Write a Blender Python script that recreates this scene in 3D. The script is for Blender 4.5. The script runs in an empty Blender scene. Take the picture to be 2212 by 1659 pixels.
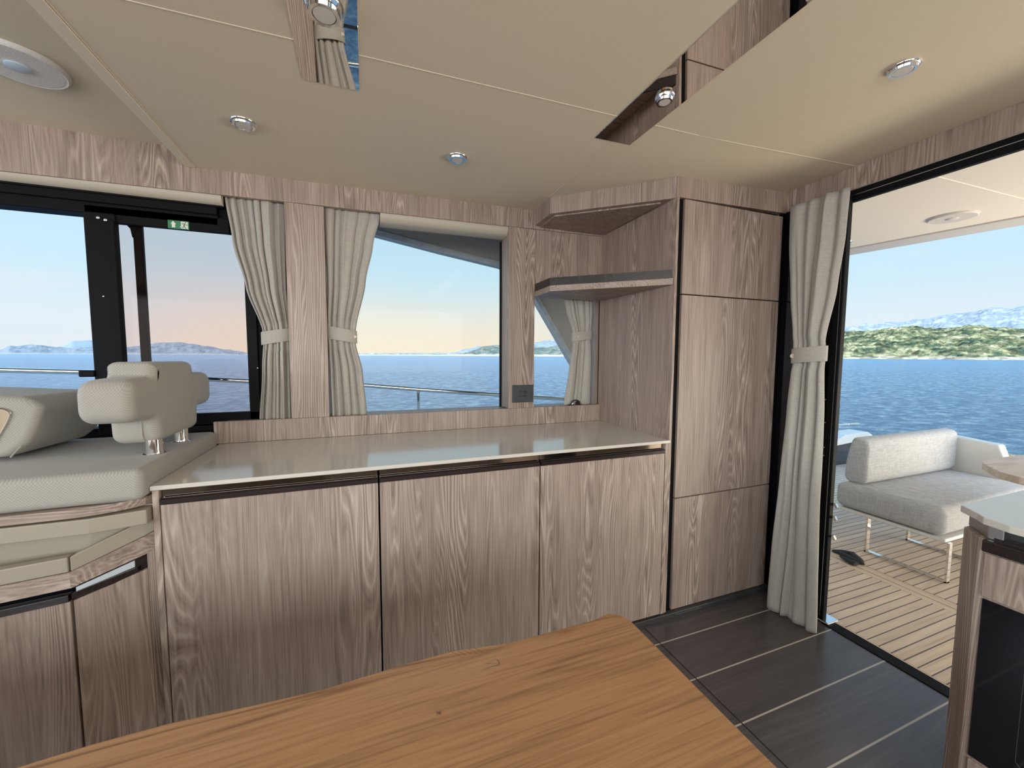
import bpy, bmesh, math, random
from mathutils import Vector, Matrix, noise
random.seed(7)
S = bpy.context.scene
C = S.collection

# ------------------------------------------------------------------ camera, sky, sun, added lamps
FPX, YAW, PITCH, ROLL = 850.0, .3571, .0718, .00435
PW, PH = 2212, 1659
EYE = Vector((0, 0, 1.30))
FW = Vector((math.sin(YAW)*math.cos(PITCH), math.cos(YAW)*math.cos(PITCH), -math.sin(PITCH)))
_r0 = Vector((math.cos(YAW), -math.sin(YAW), 0)); _u0 = _r0.cross(FW)
RT = _r0*math.cos(ROLL) + _u0*math.sin(ROLL)
UP = -_r0*math.sin(ROLL) + _u0*math.cos(ROLL)
cam = bpy.data.cameras.new('camera'); co = bpy.data.objects.new('camera', cam); C.objects.link(co)
m = Matrix((RT, UP, -FW)).transposed().to_4x4(); m.translation = EYE
co.matrix_world = m
cam.sensor_fit = 'HORIZONTAL'; cam.sensor_width = 36; cam.lens = FPX/PW*36
cam.clip_start = .02; cam.clip_end = 60000
S.camera = co
S.view_settings.view_transform = 'Standard'; S.view_settings.look = 'None'
S.view_settings.exposure = 0.0; S.view_settings.gamma = 1.0
S.view_settings.use_curve_mapping = False

w = bpy.data.worlds.new('sky'); S.world = w; w.use_nodes = True
nt = w.node_tree; nt.nodes.clear()
N = nt.nodes.new
out = N('ShaderNodeOutputWorld'); bg = N('ShaderNodeBackground'); tc = N('ShaderNodeTexCoord')
sep = N('ShaderNodeSeparateXYZ'); rmp = N('ShaderNodeValToRGB')
nt.links.new(tc.outputs['Generated'], sep.inputs[0])
nt.links.new(sep.outputs['Z'], rmp.inputs[0])
els = [(0.0, (.78, .86, .92)), (.06, (.78, .88, .95)), (.15, (.64, .86, .99)), (.30, (.52, .80, 1.0)), (.50, (.42, .68, .94)), (1.0, (.20, .42, .78))]
cr = rmp.color_ramp
cr.elements[0].position = els[0][0]; cr.elements[0].color = (*els[0][1], 1)
cr.elements[1].position = els[-1][0]; cr.elements[1].color = (*els[-1][1], 1)
for p, c in els[1:-1]:
    e = cr.elements.new(p); e.color = (*c, 1)
# thin high cloud
mp = N('ShaderNodeMapping'); mp.inputs['Scale'].default_value = (1.2, 1.2, 9)
nz = N('ShaderNodeTexNoise'); nz.inputs['Scale'].default_value = 2.2; nz.inputs['Detail'].default_value = 6
cl = N('ShaderNodeValToRGB'); cl.color_ramp.elements[0].position = .58; cl.color_ramp.elements[1].position = .85
cl.color_ramp.elements[1].color = (.45, .45, .45, 1)
mx = N('ShaderNodeMixRGB'); mx.inputs[2].default_value = (.95, .92, .86, 1)
nt.links.new(tc.outputs['Generated'], mp.inputs[0]); nt.links.new(mp.outputs[0], nz.inputs[0])
nt.links.new(nz.outputs[0], cl.inputs[0]); nt.links.new(cl.outputs[0], mx.inputs[0])
nt.links.new(rmp.outputs[0], mx.inputs[1])
# the sky is brighter towards the sun's side (astern of the port bow)
vd = N('ShaderNodeVectorMath'); vd.operation = 'DOT_PRODUCT'; vd.inputs[1].default_value = (-.55, -.60, .58)
nt.links.new(tc.outputs['Generated'], vd.inputs[0])
mr = N('ShaderNodeMapRange'); mr.inputs[1].default_value = .25; mr.inputs[2].default_value = 1.0
mr.inputs[3].default_value = 1.0; mr.inputs[4].default_value = 4.0
nt.links.new(vd.outputs['Value'], mr.inputs[0])
# warm evening band low on the beam
wd = N('ShaderNodeVectorMath'); wd.operation = 'DOT_PRODUCT'; wd.inputs[1].default_value = (.12, .99, 0)
wm = N('ShaderNodeMapRange'); wm.interpolation_type = 'SMOOTHSTEP'; wm.inputs[1].default_value = .80; wm.inputs[2].default_value = .99
wz = N('ShaderNodeMapRange'); wz.interpolation_type = 'SMOOTHSTEP'; wz.inputs[1].default_value = .20; wz.inputs[2].default_value = .0
wp = N('ShaderNodeMath'); wp.operation = 'MULTIPLY'; wx = N('ShaderNodeMixRGB'); wx.inputs[2].default_value = (.97, .88, .71, 1)
nt.links.new(tc.outputs['Generated'], wd.inputs[0]); nt.links.new(wd.outputs['Value'], wm.inputs[0]); nt.links.new(sep.outputs['Z'], wz.inputs[0])
nt.links.new(wm.outputs[0], wp.inputs[0]); nt.links.new(wz.outputs[0], wp.inputs[1]); nt.links.new(wp.outputs[0], wx.inputs[0])
nt.links.new(mx.outputs[0], wx.inputs[1])
nt.links.new(wx.outputs[0], bg.inputs['Color']); nt.links.new(mr.outputs[0], bg.inputs['Strength'])
nt.links.new(bg.outputs[0], out.inputs[0])

sun = bpy.data.lights.new('sun', 'SUN'); sun.energy = 2.6; sun.angle = .012; sun.color = (1, .93, .80)
so = bpy.data.objects.new('sun', sun); C.objects.link(so)
so.rotation_euler = Vector((-.50, -.62, .60)).to_track_quat('Z', 'Y').to_euler()

def area(name, loc, direction, sx, sy, power, col):
    l = bpy.data.lights.new(name, 'AREA'); l.shape = 'RECTANGLE'; l.size = sx; l.size_y = sy
    l.energy = power; l.color = col
    o = bpy.data.objects.new(name, l); C.objects.link(o); o.location = loc
    o.rotation_euler = Vector(direction).to_track_quat('-Z', 'Y').to_euler()
# lamps boosting daylight at the port windows and windscreen, plus added cockpit fill
area('port_window_boost', (-.6, -1.98, 1.52), (0, 1, 0), 4.2, .95, 92, (1.0, .97, .93))
area('windscreen_boost', (-3.30, .2, 1.50), (1, 0, 0), 3.2, .95, 50, (.90, .95, 1.0))
area('cockpit_fill', (5.4, -.9, .55), (-1, .25, .30), 3.2, 1.0, 165, (1.0, .88, .70))  # added out-of-frame fill that brightens the cockpit headlining

# ------------------------------------------------------------------ helpers
def ray(x, y):
    return (FW*FPX + RT*(x-PW/2) - UP*(y-PH/2))/FPX
def onY(x, y, v): d = ray(x, y); return EYE + d*((v-EYE.y)/d.y)
def onX(x, y, v): d = ray(x, y); return EYE + d*((v-EYE.x)/d.x)
def onZ(x, y, v): d = ray(x, y); return EYE + d*((v-EYE.z)/d.z)

def link(name, me, mat, parent=None):
    if me.name != name: me.name = name
    o = bpy.data.objects.new(name, me); C.objects.link(o)
    if mat: me.materials.append(mat)
    if parent: o.parent = parent; o.matrix_parent_inverse = parent.matrix_world.inverted() if False else Matrix.Translation(-parent.location)
    return o
def obj(name, bm, mat, parent=None, smooth=False):
    bmesh.ops.recalc_face_normals(bm, faces=bm.faces)
    me = bpy.data.meshes.new(name); bm.to_mesh(me); bm.free()
    if smooth:
        for p in me.polygons: p.use_smooth = True
        try: me.set_sharp_from_angle(angle=math.radians(38))
        except Exception: pass
    return link(name, me, mat, parent)
def thing(name, label, cat, loc=(0, 0, 0), group=None):
    o = bpy.data.objects.new(name, None); C.objects.link(o); o.location = loc; o.empty_display_size = .1
    o['label'] = label; o['category'] = cat
    if group: o['group'] = group
    return o
def tag(o, label, cat, group=None, kind=None):
    if label: o['label'] = label
    if cat: o['category'] = cat
    if group: o['group'] = group
    if kind: o['kind'] = kind
    return o
def struct(o, label=None):
    o['kind'] = 'structure'
    if label: o['label'] = label
    return o
def NB(): return bmesh.new()
def bevel(bm, geom_v, off, seg):
    es = set()
    for v in geom_v:
        for e in v.link_edges: es.add(e)
    es = [e for e in es if len(e.link_faces) == 2 and e.calc_face_angle(0) > .3]
    bmesh.ops.bevel(bm, geom=es, offset=off, segments=seg, affect='EDGES', profile=.5, clamp_overlap=True)
def bx(bm, x0, x1, y0, y1, z0, z1, bev=0, seg=2):
    b = NB()
    vs = [b.verts.new((x, y, z)) for x in (x0, x1) for y in (y0, y1) for z in (z0, z1)]
    for f in ((0, 1, 3, 2), (4, 6, 7, 5), (0, 4, 5, 1), (2, 3, 7, 6), (0, 2, 6, 4), (1, 5, 7, 3)):
        b.faces.new([vs[i] for i in f])
    bmesh.ops.recalc_face_normals(b, faces=b.faces)
    if bev: bevel(b, list(b.verts), bev, seg)
    merge(bm, b); return bm
def merge(bm, b):
    me = bpy.data.meshes.new('t'); b.to_mesh(me); b.free(); bm.from_mesh(me); bpy.data.meshes.remove(me)
def box(x0, x1, y0, y1, z0, z1, bev=0.0015, seg=1): return bx(NB(), x0, x1, y0, y1, z0, z1, bev, seg)
def prism(bm, pts, d, bev=0, seg=2):
    """pts: closed 3D polygon, d: extrusion vector"""
    b = NB(); d = Vector(d)
    a = [b.verts.new(p) for p in pts]; c = [b.verts.new(Vector(p)+d) for p in pts]
    b.faces.new(a); b.faces.new(c[::-1]); n = len(a)
    for i in range(n): b.faces.new([a[i], a[(i+1) % n], c[(i+1) % n], c[i]])
    bmesh.ops.recalc_face_normals(b, faces=b.faces)
    if bev: bevel(b, list(b.verts), bev, seg)
    bmesh.ops.triangulate(b, faces=[f for f in b.faces if len(f.verts) > 4])
    merge(bm, b); return bm
def tube(bm, pts, r, n=10, caps=True):
    pts = [Vector(p) for p in pts]; rings = []
    for i, p in enumerate(pts):
        t = (pts[min(i+1, len(pts)-1)] - pts[max(i-1, 0)]).normalized()
        a = t.orthogonal().normalized() if i == 0 else (A - t*A.dot(t)).normalized()
        A = a; bv = t.cross(a)
        rr = r[i] if isinstance(r, (list, tuple)) else r
        rings.append([bm.verts.new(p + (a*math.cos(2*math.pi*k/n) + bv*math.sin(2*math.pi*k/n))*rr) for k in range(n)])
    for i in range(len(rings)-1):
        for k in range(n): bm.faces.new([rings[i][k], rings[i][(k+1) % n], rings[i+1][(k+1) % n], rings[i+1][k]])
    if caps: bm.faces.new(rings[0][::-1]); bm.faces.new(rings[-1])
    return bm
def lathe(bm, c, prof, n=40, axis='Z'):
    """prof: (radius, height) list around the axis through c"""
    c = Vector(c); rings = []
    for r, h in prof:
        ring = []
        for k in range(n):
            a = 2*math.pi*k/n; x, y = r*math.cos(a), r*math.sin(a)
            v = {'Z': (x, y, h), 'Y': (x, h, y), 'X': (h, x, y)}[axis]
            ring.append(bm.verts.new(c+Vector(v)))
        rings.append(ring)
    for i in range(len(rings)-1):
        for k in range(n): bm.faces.new([rings[i][k], rings[i][(k+1) % n], rings[i+1][(k+1) % n], rings[i+1][k]])
    bm.faces.new(rings[0][::-1]); bm.faces.new(rings[-1])
    return bm

# ------------------------------------------------------------------ materials
def new_mat(name):
    m = bpy.data.materials.new(name); m.use_nodes = True
    return m, m.node_tree, m.node_tree.nodes['Principled BSDF']
def mat(name, col, rough=.5, metal=0, spec=.5, coat=0, bump=None, sheen=0):
    m, t, b = new_mat(name)
    b.inputs['Base Color'].default_value = (*col, 1); b.inputs['Roughness'].default_value = rough
    b.inputs['Metallic'].default_value = metal; b.inputs['Specular IOR Level'].default_value = spec
    b.inputs['Coat Weight'].default_value = coat; b.inputs['Sheen Weight'].default_value = sheen
    if bump:
        sc, st, var = bump
        tcn = t.nodes.new('ShaderNodeTexCoord'); n = t.nodes.new('ShaderNodeTexNoise')
        n.inputs['Scale'].default_value = sc; n.inputs['Detail'].default_value = 4
        bp = t.nodes.new('ShaderNodeBump'); bp.inputs['Strength'].default_value = st; bp.inputs['Distance'].default_value = .002
        t.links.new(tcn.outputs['Object'], n.inputs[0]); t.links.new(n.outputs[0], bp.inputs['Height']); t.links.new(bp.outputs[0], b.inputs['Normal'])
        if var:
            r = t.nodes.new('ShaderNodeValToRGB')
            r.color_ramp.elements[0].position = .35; r.color_ramp.elements[1].position = .65
            r.color_ramp.elements[0].color = (*[c*(1-var) for c in col], 1); r.color_ramp.elements[1].color = (*[min(1, c*(1+var)) for c in col], 1)
            t.links.new(n.outputs[0], r.inputs[0]); t.links.new(r.outputs[0], b.inputs['Base Color'])
    return m
def math_node(t, op, a, b=None, c=None):
    n = t.nodes.new('ShaderNodeMath'); n.operation = op
    for i, v in enumerate((a, b, c)):
        if v is None: continue
        if isinstance(v, (int, float)): n.inputs[i].default_value = v
        else: t.links.new(v, n.inputs[i])
    return n.outputs[0]
def wood(name, dark, mid, light, grain='Z', rings=34, rough=.45, fine=.5, coat=0, stretch=.10, seed=0, ringw=.55, scl=3.2):
    m, t, b = new_mat(name)
    tcn = t.nodes.new('ShaderNodeTexCoord'); oi = t.nodes.new('ShaderNodeObjectInfo')
    add = t.nodes.new('ShaderNodeVectorMath'); add.operation = 'ADD'
    off = t.nodes.new('ShaderNodeCombineXYZ')
    rnd = math_node(t, 'MULTIPLY', oi.outputs['Random'], 13.7)
    for i in range(3): t.links.new(rnd, off.inputs[i])
    t.links.new(tcn.outputs['Object'], add.inputs[0]); t.links.new(off.outputs[0], add.inputs[1])
    def mapped(sc, st):
        mpn = t.nodes.new('ShaderNodeMapping')
        s = [sc, sc, sc]; s['XYZ'.index(grain)] = sc*st
        mpn.inputs['Scale'].default_value = s; mpn.inputs['Location'].default_value = (seed*3.1, seed*1.7, seed*2.3)
        t.links.new(add.outputs[0], mpn.inputs[0]); return mpn.outputs[0]
    n1 = t.nodes.new('ShaderNodeTexNoise'); n1.inputs['Scale'].default_value = 1; n1.inputs['Detail'].default_value = 3.2; n1.inputs['Roughness'].default_value = .42
    t.links.new(mapped(scl, stretch*1.6), n1.inputs[0])
    # growth-ring contours of a stretched noise: cathedral figure
    s1 = math_node(t, 'MULTIPLY', n1.outputs[0], rings)
    fr = math_node(t, 'FRACT', s1)
    tri = math_node(t, 'ABSOLUTE', math_node(t, 'SUBTRACT', fr, .5))
    ring = t.nodes.new('ShaderNodeMapRange'); ring.interpolation_type = 'SMOOTHSTEP'
    ring.inputs[1].default_value = .26; ring.inputs[2].default_value = .5
    t.links.new(tri, ring.inputs[0])
    dk = t.nodes.new('ShaderNodeMapRange'); dk.inputs[1].default_value = .16; dk.inputs[2].default_value = .02
    t.links.new(tri, dk.inputs[0])
    # figure appears only in some bands across the panel
    n3 = t.nodes.new('ShaderNodeTexNoise'); n3.inputs['Scale'].default_value = 1; n3.inputs['Detail'].default_value = 1
    t.links.new(mapped(7, .06), n3.inputs[0])
    band = t.nodes.new('ShaderNodeMapRange'); band.inputs[1].default_value = .42; band.inputs[2].default_value = .62
    t.links.new(n3.outputs[0], band.inputs[0])
    # fine fibre
    n2 = t.nodes.new('ShaderNodeTexNoise'); n2.inputs['Scale'].default_value = 1; n2.inputs['Detail'].default_value = 5; n2.inputs['Roughness'].default_value = .6
    t.links.new(mapped(150, .03), n2.inputs[0])
    n4 = t.nodes.new('ShaderNodeTexNoise'); n4.inputs['Scale'].default_value = 1; n4.inputs['Detail'].default_value = 2
    t.links.new(mapped(20, .06), n4.inputs[0])
    rv = math_node(t, 'MULTIPLY', math_node(t, 'SUBTRACT', ring.outputs[0], math_node(t, 'MULTIPLY', dk.outputs[0], .45)), math_node(t, 'MULTIPLY_ADD', band.outputs[0], .85, .15))
    f1 = math_node(t, 'MULTIPLY_ADD', n2.outputs[0], fine, .5 - fine/2)
    f2 = math_node(t, 'MULTIPLY_ADD', n4.outputs[0], .45, -.225)
    fac = math_node(t, 'ADD', math_node(t, 'ADD', f1, f2), math_node(t, 'MULTIPLY', rv, ringw))
    r = t.nodes.new('ShaderNodeValToRGB'); r.color_ramp.elements[0].position = .25; r.color_ramp.elements[1].position = 1.0
    r.color_ramp.elements[0].color = (*dark, 1); r.color_ramp.elements[1].color = (*light, 1)
    e = r.color_ramp.elements.new(.52); e.color = (*mid, 1)
    t.links.new(fac, r.inputs[0]); t.links.new(r.outputs[0], b.inputs['Base Color'])
    b.inputs['Roughness'].default_value = rough; b.inputs['Coat Weight'].default_value = coat; b.inputs['Coat Roughness'].default_value = .2
    bp = t.nodes.new('ShaderNodeBump'); bp.inputs['Strength'].default_value = .25; bp.inputs['Distance'].default_value = .0008
    t.links.new(fac, bp.inputs['Height']); t.links.new(bp.outputs[0], b.inputs['Normal'])
    return m
def striped_planks(m, axis, pitch, y0, width, line, soft=.3):
    """adds caulk lines across the given axis to a wood material"""
    t = m.node_tree; b = t.nodes['Principled BSDF']
    src = b.inputs['Base Color'].links[0].from_socket
    tcn = t.nodes.new('ShaderNodeTexCoord'); sp = t.nodes.new('ShaderNodeSeparateXYZ'); t.links.new(tcn.outputs['Object'], sp.inputs[0])
    v = math_node(t, 'DIVIDE', math_node(t, 'SUBTRACT', sp.outputs[axis], y0 - 50*pitch), pitch)
    d = math_node(t, 'ABSOLUTE', math_node(t, 'SUBTRACT', math_node(t, 'FRACT', math_node(t, 'ADD', v, .5)), .5))
    mrn = t.nodes.new('ShaderNodeMapRange'); h = width/pitch/2
    mrn.inputs[1].default_value = h*(1+soft); mrn.inputs[2].default_value = h*(1-soft); t.links.new(d, mrn.inputs[0])
    wn = t.nodes.new('ShaderNodeTexWhiteNoise'); wn.noise_dimensions = '1D'
    t.links.new(math_node(t, 'FLOOR', math_node(t, 'ADD', v, 0.0)), wn.inputs['W'])
    hs = t.nodes.new('ShaderNodeHueSaturation')
    t.links.new(math_node(t, 'MULTIPLY_ADD', wn.outputs['Value'], .16, .92), hs.inputs['Value']); t.links.new(src, hs.inputs['Color'])
    mxn = t.nodes.new('ShaderNodeMixRGB'); mxn.inputs[2].default_value = (*line, 1)
    t.links.new(mrn.outputs[0], mxn.inputs[0]); t.links.new(hs.outputs[0], mxn.inputs[1]); t.links.new(mxn.outputs[0], b.inputs['Base Color'])
    return m
def fabric(name, col, scale=420, strength=.5, var=.14, kind='weave', rough=.9):
    m, t, b = new_mat(name)
    b.inputs['Roughness'].default_value = rough; b.inputs['Specular IOR Level'].default_value = .2; b.inputs['Sheen Weight'].default_value = .15
    tcn = t.nodes.new('ShaderNodeTexCoord')
    def nz(sx, sy, sz, det=3):
        mpn = t.nodes.new('ShaderNodeMapping'); mpn.inputs['Scale'].default_value = (sx, sy, sz); t.links.new(tcn.outputs['Object'], mpn.inputs[0])
        n = t.nodes.new('ShaderNodeTexNoise'); n.inputs['Scale'].default_value = 1; n.inputs['Detail'].default_value = det; t.links.new(mpn.outputs[0], n.inputs[0]); return n.outputs[0]
    if kind == 'linen':
        a = math_node(t, 'ADD', nz(scale*.12, scale*.12, scale), nz(scale, scale, scale*.08))
        h = math_node(t, 'MULTIPLY', a, .5)
    else:
        wv = []
        for rot in ((0, .78, .6), (0, -.78, -.6)):
            mpn = t.nodes.new('ShaderNodeMapping'); mpn.inputs['Rotation'].default_value = rot; t.links.new(tcn.outputs['Object'], mpn.inputs[0])
            wt = t.nodes.new('ShaderNodeTexWave'); wt.inputs['Scale'].default_value = scale*.16; wt.inputs['Distortion'].default_value = .6; wt.inputs['Detail'].default_value = 1
            t.links.new(mpn.outputs[0], wt.inputs[0]); wv.append(wt.outputs['Fac'])
        a = math_node(t, 'MULTIPLY_ADD', math_node(t, 'ADD', wv[0], wv[1]), .22, .28)
        h = math_node(t, 'ADD', a, math_node(t, 'MULTIPLY_ADD', nz(scale, scale, scale), .3, -.15))
    r = t.nodes.new('ShaderNodeValToRGB'); r.color_ramp.elements[0].position = .32; r.color_ramp.elements[1].position = .68
    r.color_ramp.elements[0].color = (*[c*(1-var) for c in col], 1); r.color_ramp.elements[1].color = (*[min(1, c*(1+var*.7)) for c in col], 1)
    t.links.new(h, r.inputs[0]); t.links.new(r.outputs[0], b.inputs['Base Color'])
    bp = t.nodes.new('ShaderNodeBump'); bp.inputs['Strength'].default_value = strength; bp.inputs['Distance'].default_value = .001
    t.links.new(h, bp.inputs['Height']); t.links.new(bp.outputs[0], b.inputs['Normal'])
    return m
def glass(name, tint, refl=.06):
    m, t, b = new_mat(name); t.nodes.remove(b)
    o = [n for n in t.nodes if n.type == 'OUTPUT_MATERIAL'][0]
    tr = t.nodes.new('ShaderNodeBsdfTransparent'); tr.inputs[0].default_value = (*tint, 1)
    gl = t.nodes.new('ShaderNodeBsdfGlossy'); gl.inputs['Roughness'].default_value = .0
    lw = t.nodes.new('ShaderNodeFresnel'); lw.inputs[0].default_value = 1.45
    mxn = t.nodes.new('ShaderNodeMixShader')
    t.links.new(math_node(t, 'MULTIPLY', lw.outputs[0], refl/.035*.08), mxn.inputs[0]); t.links.new(tr.outputs[0], mxn.inputs[1]); t.links.new(gl.outputs[0], mxn.inputs[2])
    t.links.new(mxn.outputs[0], o.inputs['Surface'])
    return m

OAK = wood('bleached oak', (.162, .116, .090), (.282, .210, .170), (.445, .36, .30), rings=60, fine=.85, stretch=.045, ringw=.38, scl=4.6)
OAKX = wood('bleached oak along', (.162, .116, .090), (.282, .210, .170), (.445, .36, .30), grain='X', rings=60, fine=.85, stretch=.045, ringw=.38, scl=4.6)
TABLE = wood('honey oak', (.195, .094, .041), (.36, .186, .084), (.49, .285, .142), grain='X', rings=40, rough=.42, fine=.75, stretch=.06, ringw=-.32, seed=2, scl=3.4)
FLOORW = wood('smoked oak', (.052, .044, .044), (.078, .067, .066), (.115, .10, .098), grain='X', rings=16, rough=.27, fine=.5, stretch=.08, ringw=.15)
striped_planks(FLOORW, 1, .207, .7315, .006, (.42, .38, .31))
TEAK = wood('pale teak', (.40, .29, .20), (.60, .47, .35), (.76, .62, .48), grain='X', rings=20, rough=.6, fine=.55, stretch=.05, ringw=.15)
striped_planks(TEAK, 1, .0443, 1.177, .0045, (.055, .045, .055))
TEAKY = wood('pale teak border', (.40, .29, .20), (.60, .47, .35), (.76, .62, .48), grain='Y', rings=20, rough=.6, fine=.55, stretch=.05, ringw=.15)
CEIL = mat('cream leather panel', (.61, .535, .415), .55, spec=.3, bump=(420, .10, .012))
CREAM = mat('cream moulding', (.40, .355, .285), .5)
BEIGE = mat('beige pad', (.29, .25, .19), .5, bump=(300, .08, 0))
STONE = mat('greige worktop', (.56, .52, .46), .13, spec=1.0, bump=(60, .01, .01))
WHITE = mat('white gelcoat', (.66, .65, .62), .25)
GREY = mat('grey gelcoat', (.52, .47, .43), .4, spec=.3)
GREYL = mat('light grey gelcoat edge', (.58, .60, .62), .3, bump=(14, .1, .12))
BLACK = mat('black anodised frame', (.006, .006, .007), .55, spec=.07)
BLACKG = mat('black glass', (.005, .005, .007), .04, spec=.6)
RUBBER = mat('black webbing', (.015, .015, .017), .8)
WENGE = wood('dark wenge', (.009, .005, .0045), (.018, .011, .010), (.038, .024, .020), grain='X', rings=20, rough=.25, fine=.8, stretch=.05, ringw=.2)
BRONZE = mat('bronze mirror strip', (.45, .38, .30), .08, metal=1)
CHROME = mat('polished steel', (.80, .79, .77), .07, metal=1)
INLAY = mat('metal inlay with painted sky tint', (.62, .68, .74), .4, metal=.3)  # metal strip; its pale blue imitates a reflection of the sky
SATIN = mat('satin steel', (.55, .55, .55), .28, metal=1)
MIRROR = mat('ceiling mirror glass', (.78, .74, .70), .01, metal=1)
LENS = mat('frosted lens', (.55, .52, .49), .35)
SPEAK = mat('speaker grille', (.62, .60, .58), .6, bump=(500, .6, .06))
SPKC = mat('speaker centre cap', (.42, .50, .60), .3)
PLASTIC = mat('charcoal plastic', (.035, .035, .036), .4)
PLASTICD = mat('black socket plastic', (.012, .012, .012), .35)
LINEN = fabric('oatmeal linen', (.375, .35, .308), 300, .35, .13, 'linen')
SEAT = fabric('grey woven upholstery', (.325, .305, .27), 420, .6, .15)
SOFA = fabric('pale grey outdoor fabric', (.43, .43, .43), 220, .5, .26, 'linen')
GREEN = mat('exit sign green', (.02, .16, .06), .4)
SIGNW = mat('exit sign white', (.60, .62, .58), .4)
GLASS = glass('clear glass', (.96, .985, .985), .035)
TINT = glass('warm tinted glass', (.92, .84, .82), .03)
GLASS2 = glass('light tinted glass', (.97, .975, .96), .035)
BUTTON = mat('horn button', (.55, .50, .38), .3)

# ------------------------------------------------------------------ the saloon shell
YF, YW, ZC, XS, XD = 1.479, 2.086, .90, 1.362, 2.09
def zc(x): return 2.099 + .0155*x + max(0, x-1.2)*.032
def zb(x): return 1.998 + .0155*x            # underside of the timber valance

struct(obj('floor', box(-3.6, 2.095, -2.1, 2.25, -.06, 0, 0), FLOORW))
b = NB(); bx(b, -3.6, 1.226, -2.1, 1.46, 0, .0012); bm = NB(); bx(bm, 1.226, 1.230, -2.1, 1.46, 0, .001)
b.free(); struct(obj('trim_1', bm, PLASTICD))   # joint across the planks
# ceiling: aft low panels, forward raised panel
bm = NB()
xs = [-.69, -.652, 0, .9, 1.2, 1.5, 1.8, XD+.1]
for a, c in zip(xs[:-1], xs[1:]):
    if a == -.652 or a == -.69: pass
    prism(bm, [(a, -2.1, zc(a)), (c, -2.1, zc(c)), (c, -2.1, zc(c)+.03), (a, -2.1, zc(a)+.03)], (0, 4.4, 0))
def bead(bm, p, q, r=.0026):
    tube(bm, [p, q], r, 8)
for xa, xb_ in ((-.652, -.153), (0.002, .818), (.975, XD)):
    n = 6
    tube(bm, [(xa+(xb_-xa)*i/n, 1.185, zc(xa+(xb_-xa)*i/n)+.0006) for i in range(n+1)], .0018, 8)
bead(bm, (.897, 1.326, zc(.897)), (.905, 1.885, zc(.905)), .0016)
bead(bm, (-.652, -2.1, zc(-.652)+.0008), (-.652, 2.086, zc(-.652)+.0008), .0022)
struct(obj('ceiling', bm, CEIL))
bm = NB(); prism(bm, [(-.692, -2.1, zc(-.69)-.0035), (-.655, -2.1, zc(-.655)-.0035), (-.655, -2.1, zc(-.655)+.002), (-.692, -2.1, zc(-.69)+.02)], (0, 4.185, 0), .0025, 3)
struct(obj('trim_10', bm, mat('cream edge band', (.64, .565, .445), .5)))
bm = NB()
bx(bm, -3.6, -.688, -2.1, 2.2, 2.160, 2.19)
# rolled edge of the lowered panel
tube(bm, [(-.690, -2.1, zc(-.69)+.004), (-.690, 2.086, zc(-.69)+.004)], .004, 10)
bx(bm, -.694, -.688, -2.1, 2.086, zc(-.69)+.003, 2.16)
struct(obj('trim_2', bm, CEIL))

# timber frame of the window wall: valance, pillars, backsplash upstand
bm = NB()
prism(bm, [(-3.6, YW, zb(-3.6)), (XS, YW, zb(XS)), (XS, YW, zc(XS)), (-.655, YW, zc(-.655)), (-.69, YW, 2.162), (-3.6, YW, 2.162)], (0, .022, 0))
struct(obj('wall_starboard', bm, OAK))
bm = NB(); bx(bm, -.33, -.167, YW, 2.24, 1.0005, zb(-.33)-.0005, .0008, 1); struct(obj('trim_3', bm, OAK))
bm = NB(); bx(bm, .757, .914, YW, 2.24, 1.0005, zb(.757)-.0005, .0008, 1); struct(obj('trim_4', bm, OAK))
bm = NB(); bx(bm, -.638, XS, YW, 2.105, .90, 1.0, .0015, 1); bx(bm, -.60, XS, 2.105, 2.25, .95, .996)
struct(obj('trim_5', bm, OAK))
bm = NB(); bx(bm, .914, XS+.3, 2.095, 2.12, 1.666, 2.06); bx(bm, XS, XS+.06, 2.11, 2.245, .95, 1.67)
struct(obj('trim_6', bm, OAK))     # niche back
# outer shell of the starboard wall: white hull side around the window openings
bm = NB()
bx(bm, -3.6, 2.2, 2.24, 2.30, -.3, .93); bx(bm, -3.6, 2.2, 2.24, 2.30, 2.05, 2.35)
bx(bm, 1.40, 2.2, 2.24, 2.30, .93, 2.05)
struct(obj('wall_starboard_outer', bm, WHITE))
# corner unit soffit over the niche
def poly_soffit(z0, z1): return [(.912, 2.10, z0), (.908, 1.885, z0), (XS, 1.492, z0), (XS, 2.10, z0)]
bm = NB()
prism(bm, [(.912, 2.10, 2.03), (.908, 1.885, 2.03), (XS+.004, 1.490, 2.03), (XS+.004, 2.10, 2.03)], (0, 0, .11), .0012, 1)
prism(bm, [(.945, 2.095, 2.024), (.94, 1.90, 2.024), (XS-.03, 1.56, 2.024), (XS-.002, 2.095, 2.024)], (0, 0, .008))
struct(obj('trim_7', bm, OAK))
# header over the tall cupboard and over the after doorway
bm = NB()
prism(bm, [(XS, 1.490, 2.035), (XD, 1.490, 2.052), (XD, 1.490, zc(XD)), (XS, 1.490, zc(XS))], (0, .03, 0))
struct(obj('trim_8', bm, OAK))
bm = NB(); bx(bm, XD, XD+.02, -2.1, 1.52, 2.060, zc(XD), .0012, 1); struct(obj('trim_9', bm, OAK))
# low dark plinth
bm = NB(); bx(bm, -.64, 2.09, 1.470, 1.50, 0, .028, .003, 2)
for x in (1.50, .9, .3): bx(bm, x-.08, x+.09, 1.4675, 1.471, .012, .019, .002, 2)
struct(obj('baseboard_starboard', bm, PLASTIC))

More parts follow.
